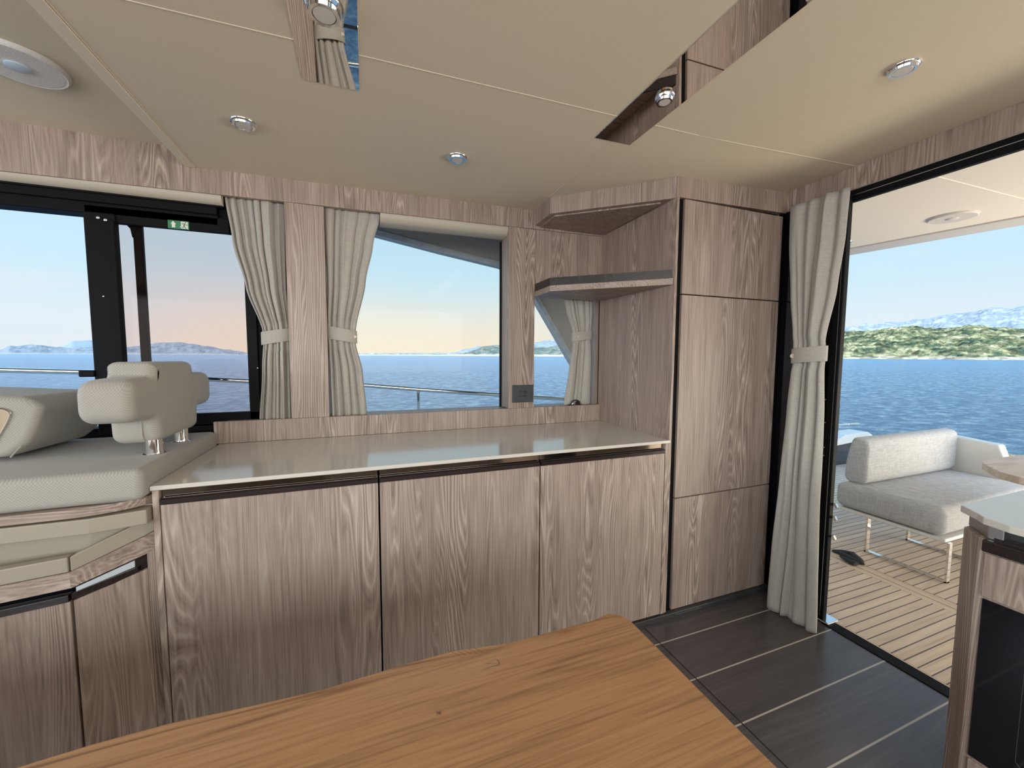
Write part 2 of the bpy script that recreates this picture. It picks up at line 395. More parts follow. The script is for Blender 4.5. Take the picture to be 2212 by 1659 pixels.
# bulkheads: after bulkhead, port wall, forward wall with windscreen
bm = NB(); bx(bm, XD+.02, XD+.12, 1.50, 2.30, 0, 2.3); bx(bm, XD+.02, XD+.12, -2.1, 1.52, 2.07, 2.3); bx(bm, XD+.02, XD+.12, -2.1, -1.3, 0, 2.1)
struct(obj('wall_aft', bm, WHITE))
bm = NB(); bx(bm, -3.6, 2.2, -2.1, -2.05, 0, .95); bx(bm, -3.6, 2.2, -2.1, -2.05, 2.05, 2.2)
for x in (-3.6, -.9, 1.7): bx(bm, x, x+.3, -2.1, -2.05, .95, 2.05)
struct(obj('wall_port', bm, OAK))
bm = NB(); bx(bm, -3.6, -3.55, -2.1, 2.3, 0, .98); bx(bm, -3.6, -3.55, -2.1, 2.3, 2.05, 2.2)
struct(obj('wall_forward', bm, CREAM))
bm = NB(); bx(bm, -3.7, 2.2, -2.3, 2.34, 2.22, 2.36)
struct(obj('roof', bm, WHITE))

# ------------------------------------------------------------------ windows
def frame_rect(bm, x0, x1, z0, z1, y0, y1, t, bev=.002):
    bx(bm, x0, x1, y0, y1, z0, z0+t, bev, 1); bx(bm, x0, x1, y0, y1, z1-t, z1, bev, 1)
    bx(bm, x0, x0+t, y0, y1, z0, z1, bev, 1); bx(bm, x1-t, x1, y0, y1, z0, z1, bev, 1)
w1 = bpy.data.objects.new('window_1', None); C.objects.link(w1); w1.location = (-1.4, 2.15, 1.0); struct(w1, 'large black-framed sliding side window beside the seats')
bm = NB()
bx(bm, -3.6, -.60, 2.130, 2.225, 1.915, 1.995, .002, 1); bx(bm, -.61, -.33, 2.165, 2.225, 1.90, 2.06, .002, 1)       # head of the outer frame
bx(bm, -3.6, -.60, 2.145, 2.225, 1.872, 1.918, .003, 1); bx(bm, -.61, -.33, 2.168, 2.225, 1.872, 1.918, .003, 1)
bx(bm, -3.6, -.33, 2.150, 2.225, .925, .985, .002, 1)
bx(bm, -.475, -.33, 2.168, 2.225, .95, 1.98, .002, 1)
obj('outer_frame', bm, BLACK, w1)
bm = NB()                                                       # sliding sash
bx(bm, -1.055, -.955, 2.135, 2.165, .96, 1.876, .004, 2)
bx(bm, -.970, -.955, 2.125, 2.137, .96, 1.845, .002, 1)
bx(bm, -1.055, -.56, 2.145, 2.170, 1.842, 1.905, .002, 1); bx(bm, -.57, -.47, 2.160, 2.172, 1.842, 1.905, .002, 1)
bx(bm, -.512, -.47, 2.150, 2.180, .98, 1.89, .002, 1)
bx(bm, -1.055, -.47, 2.150, 2.180, .975, 1.032, .002, 1)
bx(bm, -1.10, -1.05, 2.125, 2.165, 1.205, 1.232, .003, 1)
obj('sliding_sash', bm, BLACK, w1)
bm = NB(); bx(bm, -.955, -.51, 2.160, 2.166, 1.03, 1.845); obj('pane', bm, TINT, w1)
bm = NB(); bx(bm, -.925, -.893, 2.195, 2.215, .96, 1.90, .003, 1)
prism(bm, [(-.96, 2.19, 1.862), (-.90, 2.19, 1.862), (-.925, 2.19, 1.80), (-.93, 2.19, 1.835), (-.945, 2.19, 1.853)], (0, .02, 0))
obj('outer_post', bm, BLACK, w1)
bm = NB()
for p in ((228, 475), (212, 470)): q = onY(*p, 2.134); lathe(bm, q, [(.0055, .002), (.0055, -.002), (.002, -.0035)], 16, 'Y')
for p in ((224, 640), (236, 799)): q = onY(*p, 2.134); lathe(bm, q, [(.003, .002), (.003, -.002), (.001, -.003)], 12, 'Y')
q = onY(557, 795, 2.150); lathe(bm, q, [(.003, .002), (.003, -.002), (.001, -.003)], 12, 'Y')
obj('screw_heads', bm, SATIN, w1)
w2 = bpy.data.objects.new('window_2', None); C.objects.link(w2); w2.location = (.3, 2.2, 1.0); struct(w2, 'middle fixed window with the grey roof wing beyond')
bm = NB(); frame_rect(bm, -.17, .756, .985, 2.0, 2.205, 2.225, .008); obj('frame', bm, BLACK, w2)
bm = NB(); bx(bm, -.165, .75, 2.212, 2.218, .99, 1.99); obj('pane', bm, GLASS2, w2)
w3 = bpy.data.objects.new('window_3', None); C.objects.link(w3); w3.location = (1.1, 2.2, 1.0); struct(w3, 'small fixed window under the corner shelf')
bm = NB(); frame_rect(bm, .912, 1.40, .985, 2.0, 2.205, 2.225, .008); obj('frame', bm, BLACK, w3)
bm = NB(); bx(bm, .915, 1.392, 2.212, 2.218, .99, 1.99); obj('pane', bm, GLASS2, w3)

# roller-blind cassettes
def blind(x0, x1, label, z0, z1, y1=2.135, slope=0.0):
    t = thing('roller_blind', label, 'blind', ((x0+x1)/2, 2.12, z0), 'rolled up cream window blinds')
    bm = NB(); h = (z1-z0)
    pts = [(x0, 2.098, z1), (x0, 2.094, z1-.3*h), (x0, 2.099, z1-.6*h), (x0, 2.106, z1-.8*h), (x0, 2.122, z0), (x0, y1, z0), (x0, y1, z1)]
    pts = [Vector(p) for p in pts]
    b2 = NB(); A = [b2.verts.new(p) for p in pts]; B = [b2.verts.new(p+Vector((x1-x0, 0, slope*(x1-x0)))) for p in pts]
    b2.faces.new(A); b2.faces.new(B[::-1])
    for i in range(len(A)): b2.faces.new([A[i], A[(i+1) % len(A)], B[(i+1) % len(A)], B[i]])
    merge(bm, b2); obj('cassette', bm, CREAM, t, True)
    bm = NB(); bx(bm, x0+.002, x1-.002, y1-.008, y1, z0-.006, z0+.002, .001, 1); obj('bottom_rail', bm, PLASTIC if x1 > 0 else BLACK, t)
    return t
blind(-2.9, -.572, 'long cream roller blind cassette over the large sliding window', 1.952, 1.998, 2.128)
blind(.085, .756, 'short cream roller blind cassette over the middle window', 1.958, 2.012, 2.20, .006)

# emergency exit sign on the sash
q0 = onY(362, 474.5, 2.143); q1 = onY(409, 497, 2.143)
ex = thing('exit_sign', 'small green emergency exit sticker with white arrow and running figure', 'sign', (q0.x, 2.142, q1.z))
x0, x1, z1, z0 = q0.x, q1.x, q0.z, q1.z; sw, sh = x1-x0, z1-z0
bm = NB(); bx(bm, x0, x1, 2.1415, 2.1455, z0, z1, .0006, 1); obj('panel', bm, GREEN, ex)
def sgn(pts): return [(x0+u*sw, 2.1412, z0+v*sh) for u, v in pts]
bm = NB(); prism(bm, sgn([(.13, .55), (.26, .92), (.40, .52), (.345, .53), (.345, .14), (.19, .14), (.19, .54)]), (0, .0006, 0)); obj('arrow', bm, SIGNW, ex)
bm = NB(); prism(bm, sgn([(.62, .10), (.62, .93), (.95, .93), (.95, .07)]), (0, .0006, 0))
prism(bm, sgn([(.56, .28), (.62, .36), (.62, .22), (.58, .22)]), (0, .0006, 0)); obj('doorway_symbol', bm, SIGNW, ex)
bm = NB()
def limb(pts, r): tube(bm, [Vector((x0+u*sw, 2.1410, z0+v*sh)) for u, v in pts], r, 6)
limb([(.80, .70), (.755, .40)], .0024); limb([(.80, .70), (.72, .74), (.665, .60)], .0011); limb([(.80, .68), (.87, .55), (.94, .53)], .0011)
limb([(.76, .40), (.74, .22), (.64, .25)], .0014); limb([(.77, .40), (.82, .24), (.87, .08)], .0014)
lathe(bm, (x0+.84*sw, 2.1410, z0+.82*sh), [(.0022, .0006), (.0022, -.0006)], 12, 'Y')
obj('running_figure', bm, GREEN, ex)

# ------------------------------------------------------------------ sideboard: three cupboards under one worktop
DX = [(-.598, .0345), (.0405, .6775), (.6835, 1.333)]
SB = ['wooden sideboard cupboard nearest the seat, leftmost of three under the worktop', 'wooden sideboard cupboard, middle of three under the worktop', 'wooden sideboard cupboard nearest the tall cupboard, rightmost of three']
for i, (a, c) in enumerate(DX):
    t = thing('sideboard_cabinet', SB[i], 'cabinet', ((a+c)/2, 1.75, 0), 'sideboard cupboards under the long worktop')
    bm = NB(); l = a if i else -.618; r = c if i < 2 else XS
    bx(bm, l+(.001 if i else 0), l+.018 if i else -.601, 1.481 if not i else 1.51, 2.08, .03, .884, .001, 1)
    bx(bm, r-.016, r-.001, 1.51 if i < 2 else 1.483, 2.08, .03, .884, .001, 1)
    if i == 2: bx(bm, 1.338, 1.3605, 1.481, 1.52, .03, .884, .001, 1)
    bx(bm, l+.016, r-.016, 2.06, 2.08, .03, .88); bx(bm, l+.016, r-.016, 1.51, 2.06, .03, .05)
    obj('carcass', bm, OAK, t)
    bm = NB(); bx(bm, a, c, YF, 1.50, .034, .838, .0012, 1); obj('door', bm, OAK, t)
    bm = NB()
    prism(bm, [(a, 1.476, .8385), (a, 1.476, .853), (a, 1.482, .856), (a, 1.504, .856), (a, 1.504, .8385)], (c-a, 0, 0), .0008, 1)
    bx(bm, a+.002, c-.002, 1.486, 1.490, .8555, .8585, .001, 2)
    obj('handle_rail', bm, WENGE, t)
    bm = NB(); bx(bm, a+.001, c-.001, 1.497, 1.504, .8565, .886, 0); obj('recess_strip', bm, BRONZE, t)
bm = NB(); bx(bm, -.620, XS-.001, 1.474, YW-.001, .886, ZC, .0015, 1)
tag(obj('worktop', bm, STONE), 'long pale greige stone worktop on the wooden sideboard below the windows', 'worktop')

# ------------------------------------------------------------------ tall cupboard
t = thing('tall_cabinet', 'tall wooden cupboard with three stacked doors beside the after doorway', 'cabinet', (1.72, 1.8, 0))
bm = NB(); bx(bm, XS, XS+.014, 1.484, 2.12, .03, 2.034, .001, 1); bx(bm, XS+.022, 2.085, 2.10, 2.115, .03, 2.03); bx(bm, 2.068, 2.086, 1.51, 2.11, .03, 2.05, .001, 1)
bx(bm, XS+.02, 2.07, 1.52, 2.10, 2.01, 2.03); bx(bm, XS+.02, 2.07, 1.52, 2.10, .03, .05)
obj('carcass', bm, OAK, t)
bm = NB(); bx(bm, 1.377, 1.4135, 1.503, 1.512, .02, 2.033)
obj('finger_channel', bm, BLACK, t)
for z0, z1 in ((.030, .600), (.605, 1.592), (1.597, 2.032)):
    bm = NB(); bx(bm, 1.414, 2.067, 1.490, 1.510, z0, z1, .0014, 1); obj('door', bm, OAK, t)
bm = NB(); bx(bm, 2.067, 2.0895, 1.50, 1.512, 0, 2.05); obj('side_filler', bm, BLACK, t)

# corner shelf in the niche
t = thing('corner_shelf', 'angled wooden corner shelf with dark lip above the small window', 'shelf', (1.15, 1.9, 1.64))
sh = [(.916, 2.094), (.912, 1.884), (XS-.002, 1.492), (XS-.002, 2.094)]
bm = NB(); prism(bm, [(x, y, 1.636) for x, y in sh], (0, 0, .030), .001, 1)
bx(bm, .912, XS-.002, 2.094, 2.12, 1.640, 1.665)
obj('board', bm, OAKX, t)
bm = NB()
for (ax, ay), (cx, cy) in (((.912, 2.094), (.912, 1.888)), ((.912, 1.888), (XS-.006, 1.499))):
    d = Vector((cx-ax, cy-ay, 0)).normalized(); nrm = Vector((-d.y, d.x, 0))*.008
    if nrm.x < 0: nrm = -nrm
    prism(bm, [Vector((ax, ay, 1.667))+nrm*.3, Vector((cx, cy, 1.667))+nrm*.3, Vector((cx, cy, 1.667))+nrm*1.3, Vector((ax, ay, 1.667))+nrm*1.3], (0, 0, .040))
obj('fiddle_rail', bm, WENGE, t)
OAKX.node_tree  # keep

# ------------------------------------------------------------------ ceiling mirrors and lamps
def ceil_strip(name, x0, x1, y0, y1, label):
    bm = NB()
    prism(bm, [(x0, y1, zc(x0)-.0015), (x1, y1, zc(x1)-.0015), (x1, y1, zc(x1)+.004), (x0, y1, zc(x0)+.004)], (0, y0-y1, 0), .0008, 1)
    return tag(obj(name, bm, MIRROR), label, 'mirror', 'mirror strips in the ceiling')
ceil_strip('ceiling_mirror', -.153, .001, -1.9, 1.337, 'mirror strip in the ceiling reflecting the curtain and pillar, the left one')
ceil_strip('ceiling_mirror', .818, .975, -1.9, 1.325, 'mirror strip in the ceiling reflecting the tall cupboard, the right one')
def downlight(x, y, r, label, z=None, group='polished steel ceiling downlights', deep=.012):
    z = zc(x) if z is None else z
    t = thing('downlight', label, 'light', (x, y, z), group)
    bm = NB(); lathe(bm, (x, y, z), [(r, .001), (r, -.002), (r*.97, -.0045), (r*.90, -deep*.55), (r*.84, -deep*.55), (r*.80, -deep), (r*.62, -deep), (r*.60, -deep*.7), (r*.3, -deep*.7)], 48); obj('bezel', bm, CHROME, t, True)
    bm = NB(); lathe(bm, (x, y, z), [(r*.60, -deep*.55), (r*.60, -deep*.86), (r*.56, -deep*.98), (r*.2, -deep*1.0)], 40); obj('lens', bm, LENS, t, True)
    return t
p = onZ(526, 265, zc(-.38)); downlight(p.x, p.y, .041, 'round steel downlight in the low ceiling above the left curtain')
p = onZ(988, 340, zc(.37)); downlight(p.x, p.y, .041, 'round steel downlight in the ceiling above the middle window')
p = onZ(1951, 147, zc(1.43)); downlight(p.x, p.y, .038, 'round steel downlight in the ceiling near the after doorway')
p = onZ(1436, 210, zc(.9)-.001); downlight(p.x, p.y, .030, 'round steel downlight mounted on the right ceiling mirror', zc(.9)-.0015, deep=.016)
p = onZ(700, 14, zc(-.08)-.001); downlight(p.x, p.y, .042, 'round steel downlight mounted on the left ceiling mirror', zc(-.08)-.0015, deep=.02)
def speaker(x, y, z, r, label, cap=None):
    t = thing('ceiling_speaker', label, 'speaker', (x, y, z))
    bm = NB(); prof = [(r, .001), (r, -.004), (r*.97, -.010), (r*.93, -.013), (r*.90, -.012)]
    for k in range(14): prof += [(r*(.88-.045*k), -.012 - (.0012 if k % 2 else 0))]
    lathe(bm, (x, y, z), prof, 64); obj('grille', bm, SPEAK, t, True)
    bm = NB(); lathe(bm, (x, y, z), [(r*.25, -.010), (r*.25, -.016), (r*.20, -.019), (r*.05, -.020)], 40); obj('centre_cap', bm, cap or SPKC, t, True)
p = onZ(38, 134, 2.16); speaker(p.x, p.y, 2.16, .108, 'round white speaker with blue-grey centre in the raised ceiling, far left')

# ------------------------------------------------------------------ curtains
def lerp(a, b, t): return a+(b-a)*t
def interp(tab, z):
    tab = sorted(tab)
    if z <= tab[0][0]: return tab[0][1:]
    for a, b in zip(tab[:-1], tab[1:]):
        if z <= b[0]:
            k = (z-a[0])/(b[0]-a[0]); k = k*k*(3-2*k)*.55 + k*.45
            return tuple(lerp(p, q, k) for p, q in zip(a[1:], b[1:]))
    return tab[-1][1:]
def curtain(label, axis, base, table, folds, amp, seed, tie, group='linen curtains tied back', side=-1, header=True, button=None, edge_fold=0):
    """table rows: (z, left, right, base offset). axis: 'x' along X (wall), 'y' along Y (doorway)."""
    rnd = random.Random(seed)
    zs0 = min(r[0] for r in table); zs1 = max(r[0] for r in table)
    ph = [rnd.random()*6.28 for _ in range(5)]
    t = thing('curtain', label, 'curtain', ((table[0][1]+table[0][2])/2 if axis == 'x' else base, base if axis == 'x' else (table[0][1]+table[0][2])/2, zs0), group)
    nu, nv = 40*folds//2 + 60, 90
    bm = NB(); grid = []
    fw = [rnd.uniform(.55, 1.6) for k in range(folds)]; tot = sum(fw); edges = [0]
    for k in fw: edges.append(edges[-1]+k/tot)
    hk = [rnd.uniform(.50, 1.0) for k in range(folds)]; sk = [rnd.uniform(-.045, .045)*min(1, 5/folds) for k in range(folds+1)]; sk[0] = sk[-1] = 0
    zk = [rnd.uniform(.3, 1.2) for k in range(folds)]
    for j in range(nv+1):
        z = zs0 + (zs1-zs0)*j/nv
        L, R, off = interp(table, z); row = []
        wdt = abs(R-L); wmax = max(abs(r[2]-r[1]) for r in table)
        A = amp*(1.0 + .5*(1-wdt/wmax))
        if abs(z-tie[0]) < .07: A *= .72
        top = max(0, 1-(zs1-z)/.05)
        for i in range(nu+1):
            u = i/nu; uw = min(1, max(0, u + .012*math.sin(ph[1]+u*9+z*3.1)*(1-abs(2*u-1)) ))
            tz = (z-zs0)/(zs1-zs0); E_ = [edges[q]+sk[q]*math.sin(2.6*tz+q) for q in range(folds+1)]
            k = 0
            while k < folds-1 and uw > E_[k+1]: k += 1
            s = min(1, max(0, (uw-E_[k])/(E_[k+1]-E_[k])))
            hgt = math.sin(math.pi*s)**.75
            hgt = .10 + hk[k]*(hgt*(.75+.25*math.sin(ph[2]+k*1.9+z*2.3*zk[k])))
            mid = .16*math.sin(math.pi*s*3+ph[0]*k)*math.sin(z*3+k)**2 if fw[k] > 1.0 else 0
            hgt = (hgt+mid*math.sin(math.pi*s))*(1-.25*top)
            wob = .004*math.sin(z*7+ph[3]+u*5)*(1 - (abs(z-tie[0]) < .05))
            dep = A*hgt + wob
            along = L + (R-L)*(u + .010*math.sin(u*folds*2*math.pi+ph[4]+z*2))
            p = Vector((along, base+off+side*dep, z)) if axis == 'x' else Vector((base+off+side*dep, along, z))
            row.append(bm.verts.new(p))
        grid.append(row)
    for j in range(nv):
        for i in range(nu): bm.faces.new([grid[j][i], grid[j][i+1], grid[j+1][i+1], grid[j+1][i]])
    bmesh.ops.recalc_face_normals(bm, faces=bm.faces)
    me = bpy.data.meshes.new('cloth'); bm.to_mesh(me); bm.free()
    for p in me.polygons: p.use_smooth = True
    o = link('cloth', me, LINEN, t); sd = o.modifiers.new('s', 'SOLIDIFY'); sd.thickness = .0022; sd.offset = 0
    # tie band
    zt, hh, tilt, bulge = tie
    L, R, off = interp(table, zt); bm = NB(); n = 36; rows = []
    e = .007 if R > L else -.007
    prevs = None
    for i in range(n+1):
        a = math.pi*(-.12 + 1.24*i/n); u = .5-.5*math.cos(min(math.pi, max(0, a)))
        al = (L+R)/2 - (abs(R-L)/2+abs(e))*math.cos(a)*(1 if R > L else -1)
        d = math.sin(a)*(amp*1.15+bulge) if 0 <= a <= math.pi else math.sin(a)*.02
        zc_ = zt + tilt*(u-.5)
        ring = []
        for q, (dz, dd) in enumerate(((-hh, 0), (-hh*.9, .0018), (0, .0026), (hh*.9, .0018), (hh, 0), (hh*.9, -.002), (0, -.002), (-hh*.9, -.002))):
            dep = d+.004+dd
            p = Vector((al, base+off+side*dep, zc_+dz)) if axis == 'x' else Vector((base+off+side*dep, al, zc_+dz))
            ring.append(bm.verts.new(p))
        if prevs:
            for q in range(8): bm.faces.new([prevs[q], prevs[(q+1) % 8], ring[(q+1) % 8], ring[q]])
        else: bm.faces.new(ring)
        prevs = ring
    bm.faces.new(prevs[::-1])
    obj('tieback', bm, LINEN, t, True)
    if button is not None:
        u, r = button
        a = math.acos(1-2*u); al = (L+R)/2 - (abs(R-L)/2+abs(e))*math.cos(a)*(1 if R > L else -1)
        dep = math.sin(a)*(amp*1.15+bulge)+.008; zb_ = zt + tilt*(u-.5)
        c = Vector((al, base+off+side*dep, zb_)) if axis == 'x' else Vector((base+off+side*dep, al, zb_))
        bm = NB(); s = side
        lathe(bm, c, [(r, -.002*s), (r, .001*s), (r*.85, .0022*s), (r*.6, .0012*s), (r*.15, .0008*s)], 24, 'Y' if axis == 'x' else 'X'); obj('button', bm, BUTTON, t, True)
    return t
def ptsY(rows, y, off=0):
    """rows of (left px, y px, right px, y px) on the plane Y=y"""
    o = []
    for lx, ly, rx, ry in rows:
        a = onY(lx, ly, y); b_ = onY(rx, ry, y); o.append(((a.z+b_.z)/2, a.x, b_.x, off))
    return o
curtain('linen curtain tied back at the right end of the sliding window', 'x', 2.142,
        ptsY([(481, 417, 613, 425), (500, 520, 614, 530), (530, 620, 617, 625), (566, 715, 626, 712), (568, 745, 627, 741), (566, 800, 629, 800), (560, 907, 632, 905)], 2.130), 7, .036, 3, (1.385, .030, .022, -.010))
curtain('linen curtain tied back at the left of the middle window', 'x', 2.142,
        ptsY([(700, 440, 824, 461), (703, 520, 806, 530), (707, 600, 790, 610), (707, 709, 768, 718), (709, 738, 768, 745), (712, 800, 783, 805), (716, 899, 792, 896)], 2.130), 5, .036, 12, (1.400, .031, -.022, -.012), button=(.93, .008))
curtain('short linen curtain at the small window under the corner shelf', 'x', 2.175,
        ptsY([(1218, 636, 1284, 637), (1226, 670, 1282, 672), (1239, 718, 1279, 712), (1241, 740, 1278, 731), (1232, 790, 1279, 790), (1220, 876, 1277, 874)], 2.155), 4, .026, 5, (1.425, .028, .016, -.008), button=(.22, .007))
# doorway curtain, hanging to the floor
dc = []
for lx, ly, rx, ry, X in [(1705, 455, 1833, 420, 2.035), (1702, 530, 1822, 520, 2.02), (1703, 640, 1803, 640, 2.00), (1709, 750, 1779, 745, 1.99), (1709, 790, 1778, 780, 1.99), (1697, 900, 1775, 900, 1.985), (1680, 1050, 1767, 1060, 1.97), (1664, 1200, 1763, 1220, 1.955), (1652, 1318, 1757, 1366, 1.945)]:
    a = onX(lx, ly, X); b_ = onX(rx, ry, X); dc.append(((a.z+b_.z)/2, a.y, b_.y, X-2.0))
mn = min(r[0] for r in dc); dc = [((r[0]-mn)/(dc[0][0]-mn)*(2.058-.004)+.004, r[1], r[2], r[3]) for r in dc]
curtain('floor-length linen curtain tied back in front of the after doorway', 'y', 2.02, dc, 4, .040, 24, (1.31, .036, .014, -.010), button=(.12, .011))

# ------------------------------------------------------------------ wall socket
t = thing('wall_socket', 'dark grey power socket plate on the right wooden pillar', 'socket', (.845, YW, 1.08))
bm = NB(); a = onY(1106, 832, YW); c = onY(1151, 868, YW); bx(bm, a.x, c.x, YW-.007, YW-.0005, c.z, a.z, .002, 2); obj('plate', bm, PLASTIC, t)
mxx, mz = (a.x+c.x)/2, (a.z+c.z)/2
bm = NB(); bx(bm, mxx-.024, mxx+.024, YW-.0085, YW-.006, mz-.016, mz+.016, .001, 1); obj('insert', bm, PLASTICD, t)
bm = NB(); lathe(bm, (mxx-.008, YW-.0085, mz), [(.0145, 0), (.0145, -.0012), (.013, -.0012), (.0125, -.0004), (.003, -.0004)], 32, 'Y')
for dx in (-.008, 0, .008): lathe(bm, (mxx-.008+dx, YW-.0092, mz), [(.0017, 0), (.0017, -.0008), (.0008, -.001)], 10, 'Y')
obj('round_outlet', bm, PLASTIC, t, True)
bm = NB(); bx(bm, mxx+.011, mxx+.021, YW-.0098, YW-.008, mz+.003, mz+.007, .0005, 1); bx(bm, mxx+.010, mxx+.022, YW-.0092, YW-.008, mz-.012, mz-.001, .0005, 1); obj('usb_port', bm, PLASTIC, t)

# sunglasses lying on the window sill
t = thing('sunglasses', 'black sunglasses lying on the sill of the small window', 'sunglasses', (1.17, 2.135, .998))
bm = NB(); c = onY(1243, 868, 2.125)
tube(bm, [Vector((c.x + .036*math.cos(a), 2.125+.004*math.sin(a*2), 1.002 + .026*math.sin(a))) for a in [math.pi*k/14 for k in range(15)]], .0035, 8)
tube(bm, [(c.x-.055, 2.128, 1.000), (c.x-.02, 2.12, 1.0005)], .0028, 8); tube(bm, [(c.x+.034, 2.125, 1.001), (c.x+.05, 2.14, 1.001)], .003, 8); obj('frame', bm, PLASTICD, t, True)
bm = NB(); prism(bm, [Vector((c.x + .016+.020*math.cos(a), 2.1245, 1.000 + .022*math.sin(a))) for a in [math.pi*k/14 for k in range(15)]], (0, .002, 0)); obj('lens', bm, BLACKG, t)
bm = NB(); tube(bm, [(c.x-.026, 2.122, 1.000), (c.x-.02, 2.120, 1.012), (c.x-.006, 2.120, 1.014), (c.x+.002, 2.122, 1.002)], .0022, 8); obj('temple', bm, SATIN, t, True)

# ------------------------------------------------------------------ seats at the left
t = thing('upholstered_bench', 'grey upholstered bench seat with cross-shaped backrest on steel posts', 'seat', (-.9, 1.7, .84))
bm = NB()
prism(bm, [(-.6215, 1.44, .868), (-.6215, 2.075, .868), (-3.2, 2.075, .868), (-3.2, 1.39, .868)], (0, 0, .094))
bmesh.ops.remove_doubles(bm, verts=bm.verts, dist=1e-5)
bevel(bm, list(bm.verts), .022, 5); obj('seat_cushion', bm, SEAT, t, True)
bm = NB()
pts = [(-3.2, 1.375), (-.80, 1.425)]+[(-.80+.178*math.sin(a*math.pi/16), 1.425+.10*(1-math.cos(a*math.pi/16))) for a in range(1, 9)]+[(-.622, 2.07), (-3.2, 2.07)]
prism(bm, [(x, y, .842) for x, y in pts], (0, 0, .025), .001, 1); obj('base_board', bm, OAKX, t)
# cross-shaped backrest
YZ = [(1.645, 1.000), (1.985, 1.000), (1.99, 1.083), (2.145, 1.083), (2.145, 1.222), (1.965, 1.226), (1.955, 1.272), (1.640, 1.274), (1.64, 1.226), (1.488, 1.222), (1.488, 1.090), (1.640, 1.086)]
def rounded(poly, r, n=5):
    o = []
    for i, p in enumerate(poly):
        a = Vector(poly[i-1]); b_ = Vector(p); c = Vector(poly[(i+1) % len(poly)])
        d1 = (a-b_).normalized(); d2 = (c-b_).normalized()
        cross = (b_-a).x*(c-b_).y - (b_-a).y*(c-b_).x
        rr = r if cross > 0 else r*.35
        rr = min(rr, (a-b_).length*.45, (c-b_).length*.45)
        p0, p1 = b_+d1*rr, b_+d2*rr
        for k in range(n+1):
            s = k/n; o.append((1-s)**2*p0 + 2*s*(1-s)*b_ + s*s*p1)
    return o
RP = rounded(YZ, .052, 8)
def pillow(poly, axis_pts, shrink, rnd=.02, n=6):
    """sweeps a polygon between depth values with pillow-rounded rims; axis_pts=(x0,x1)"""
    cen = sum(poly, Vector((0, 0)))/len(poly); bm = NB(); rings = []
    x0, x1 = axis_pts; prof = []
    for k in range(n+1):
        a = math.pi/2*k/n; prof.append((x0 + rnd*(1-math.sin(a)), (1-math.cos(a)*1.0)))
    prof = [(x0+rnd*(1-math.sin(math.pi/2*k/n)), rnd*(1-math.cos(math.pi/2*k/n))) for k in range(n, -1, -1)] + [(x1-rnd*(1-math.sin(math.pi/2*k/n)), rnd*(1-math.cos(math.pi/2*k/n))) for k in range(n+1)]
    # normals of polygon for inset
    N_ = len(poly); nor = []
    for i in range(N_):
        e1 = (poly[i]-poly[i-1]); e2 = (poly[(i+1) % N_]-poly[i])
        e = e1.normalized()+e2.normalized() if e1.length > 1e-6 and e2.length > 1e-6 else e1+e2
        e.normalize(); nor.append(Vector((e.y, -e.x)))
    res = []
    m_ = len(prof)
    seq = [(x0, rnd)] + [(x0 + rnd*(1-math.cos(math.pi/2*k/n)), rnd*(1-math.sin(math.pi/2*k/n))) for k in range(1, n+1)] + [(x1 - rnd*(1-math.cos(math.pi/2*k/n)), rnd*(1-math.sin(math.pi/2*k/n))) for k in range(n, 0, -1)] + [(x1, rnd)]
    for x, ins in seq:
        rings.append([bm.verts.new((x, p.x - q.x*ins, p.y - q.y*ins)) for p, q in zip(poly, nor)])
    for i in range(len(rings)-1):
        for k in range(N_): bm.faces.new([rings[i][k], rings[i][(k+1) % N_], rings[i+1][(k+1) % N_], rings[i+1][k]])
    f0 = bm.faces.new(rings[0][::-1]); f1 = bm.faces.new(rings[-1])
    bmesh.ops.triangulate(bm, faces=[f0, f1])
    return bm
bm = pillow(RP, (-.788, -.656), 0, .030); obj('backrest', bm, SEAT, t, True)
# piped seam around the back panel and the lower strap
bm = NB()
tube(bm, [(-.7, y, z) for y, z in ((1.6395, 1.085), (1.6395, 1.06), (1.6395, 1.03), (1.646, 1.018), (1.662, 1.003))], .003, 8)
obj('piping', bm, SEAT, t, True)
for y in (1.665, 1.872):
    bm = NB(); lathe(bm, (-.680, y, 0), [(.030, .9615), (.030, .9635), (.0245, .9645), (.0235, .975), (.0235, 1.012)], 32); obj('post', bm, CHROME, t, True)

t = thing('helm_seat', 'pale grey leaning seat backrest at the left edge, with beige side panel', 'seat', (-1.2, 1.9, .96))
sec = [Vector((-1.40, 1.10)), Vector((-1.36, .995)), Vector((-1.05, .975)), Vector((-1.0, 1.02)), Vector((-.955, 1.135)), Vector((-1.00, 1.165)), Vector((-1.34, 1.19))]
sec = rounded([(p.x, p.y) for p in sec], .022)
b0 = pillow(sec, (1.675, 2.04), 0, .022)
for v in b0.verts: v.co = Vector((v.co.y, v.co.x, v.co.z + (v.co.x-1.68)*-.02))
obj('backrest', b0, SEAT, t, True)
bm = NB(); 
tube(bm, [(-.985, 1.70, 1.150), (-.975, 1.689, 1.125), (-.995, 1.683, 1.07), (-1.02, 1.683, 1.01), (-1.05, 1.69, .975)], .0025, 8); obj('piping', bm, SEAT, t, True)
pp = rounded([(-1.30, 1.145), (-1.30, 1.01), (-1.075, 1.015), (-1.040, 1.085), (-1.028, 1.118), (-1.045, 1.132)], .012)
bm = NB(); prism(bm, [(p.x, 1.672, p.y) for p in pp], (0, .012, 0), .003, 2); obj('side_panel', bm, mat('bronze side panel', (.42, .33, .23), .25, metal=.3), t)
bm = NB(); tube(bm, [(p.x, 1.672, p.y) for p in pp]+[(pp[0].x, 1.672, pp[0].y)], .0028, 8); obj('panel_rim', bm, CHROME, t, True)
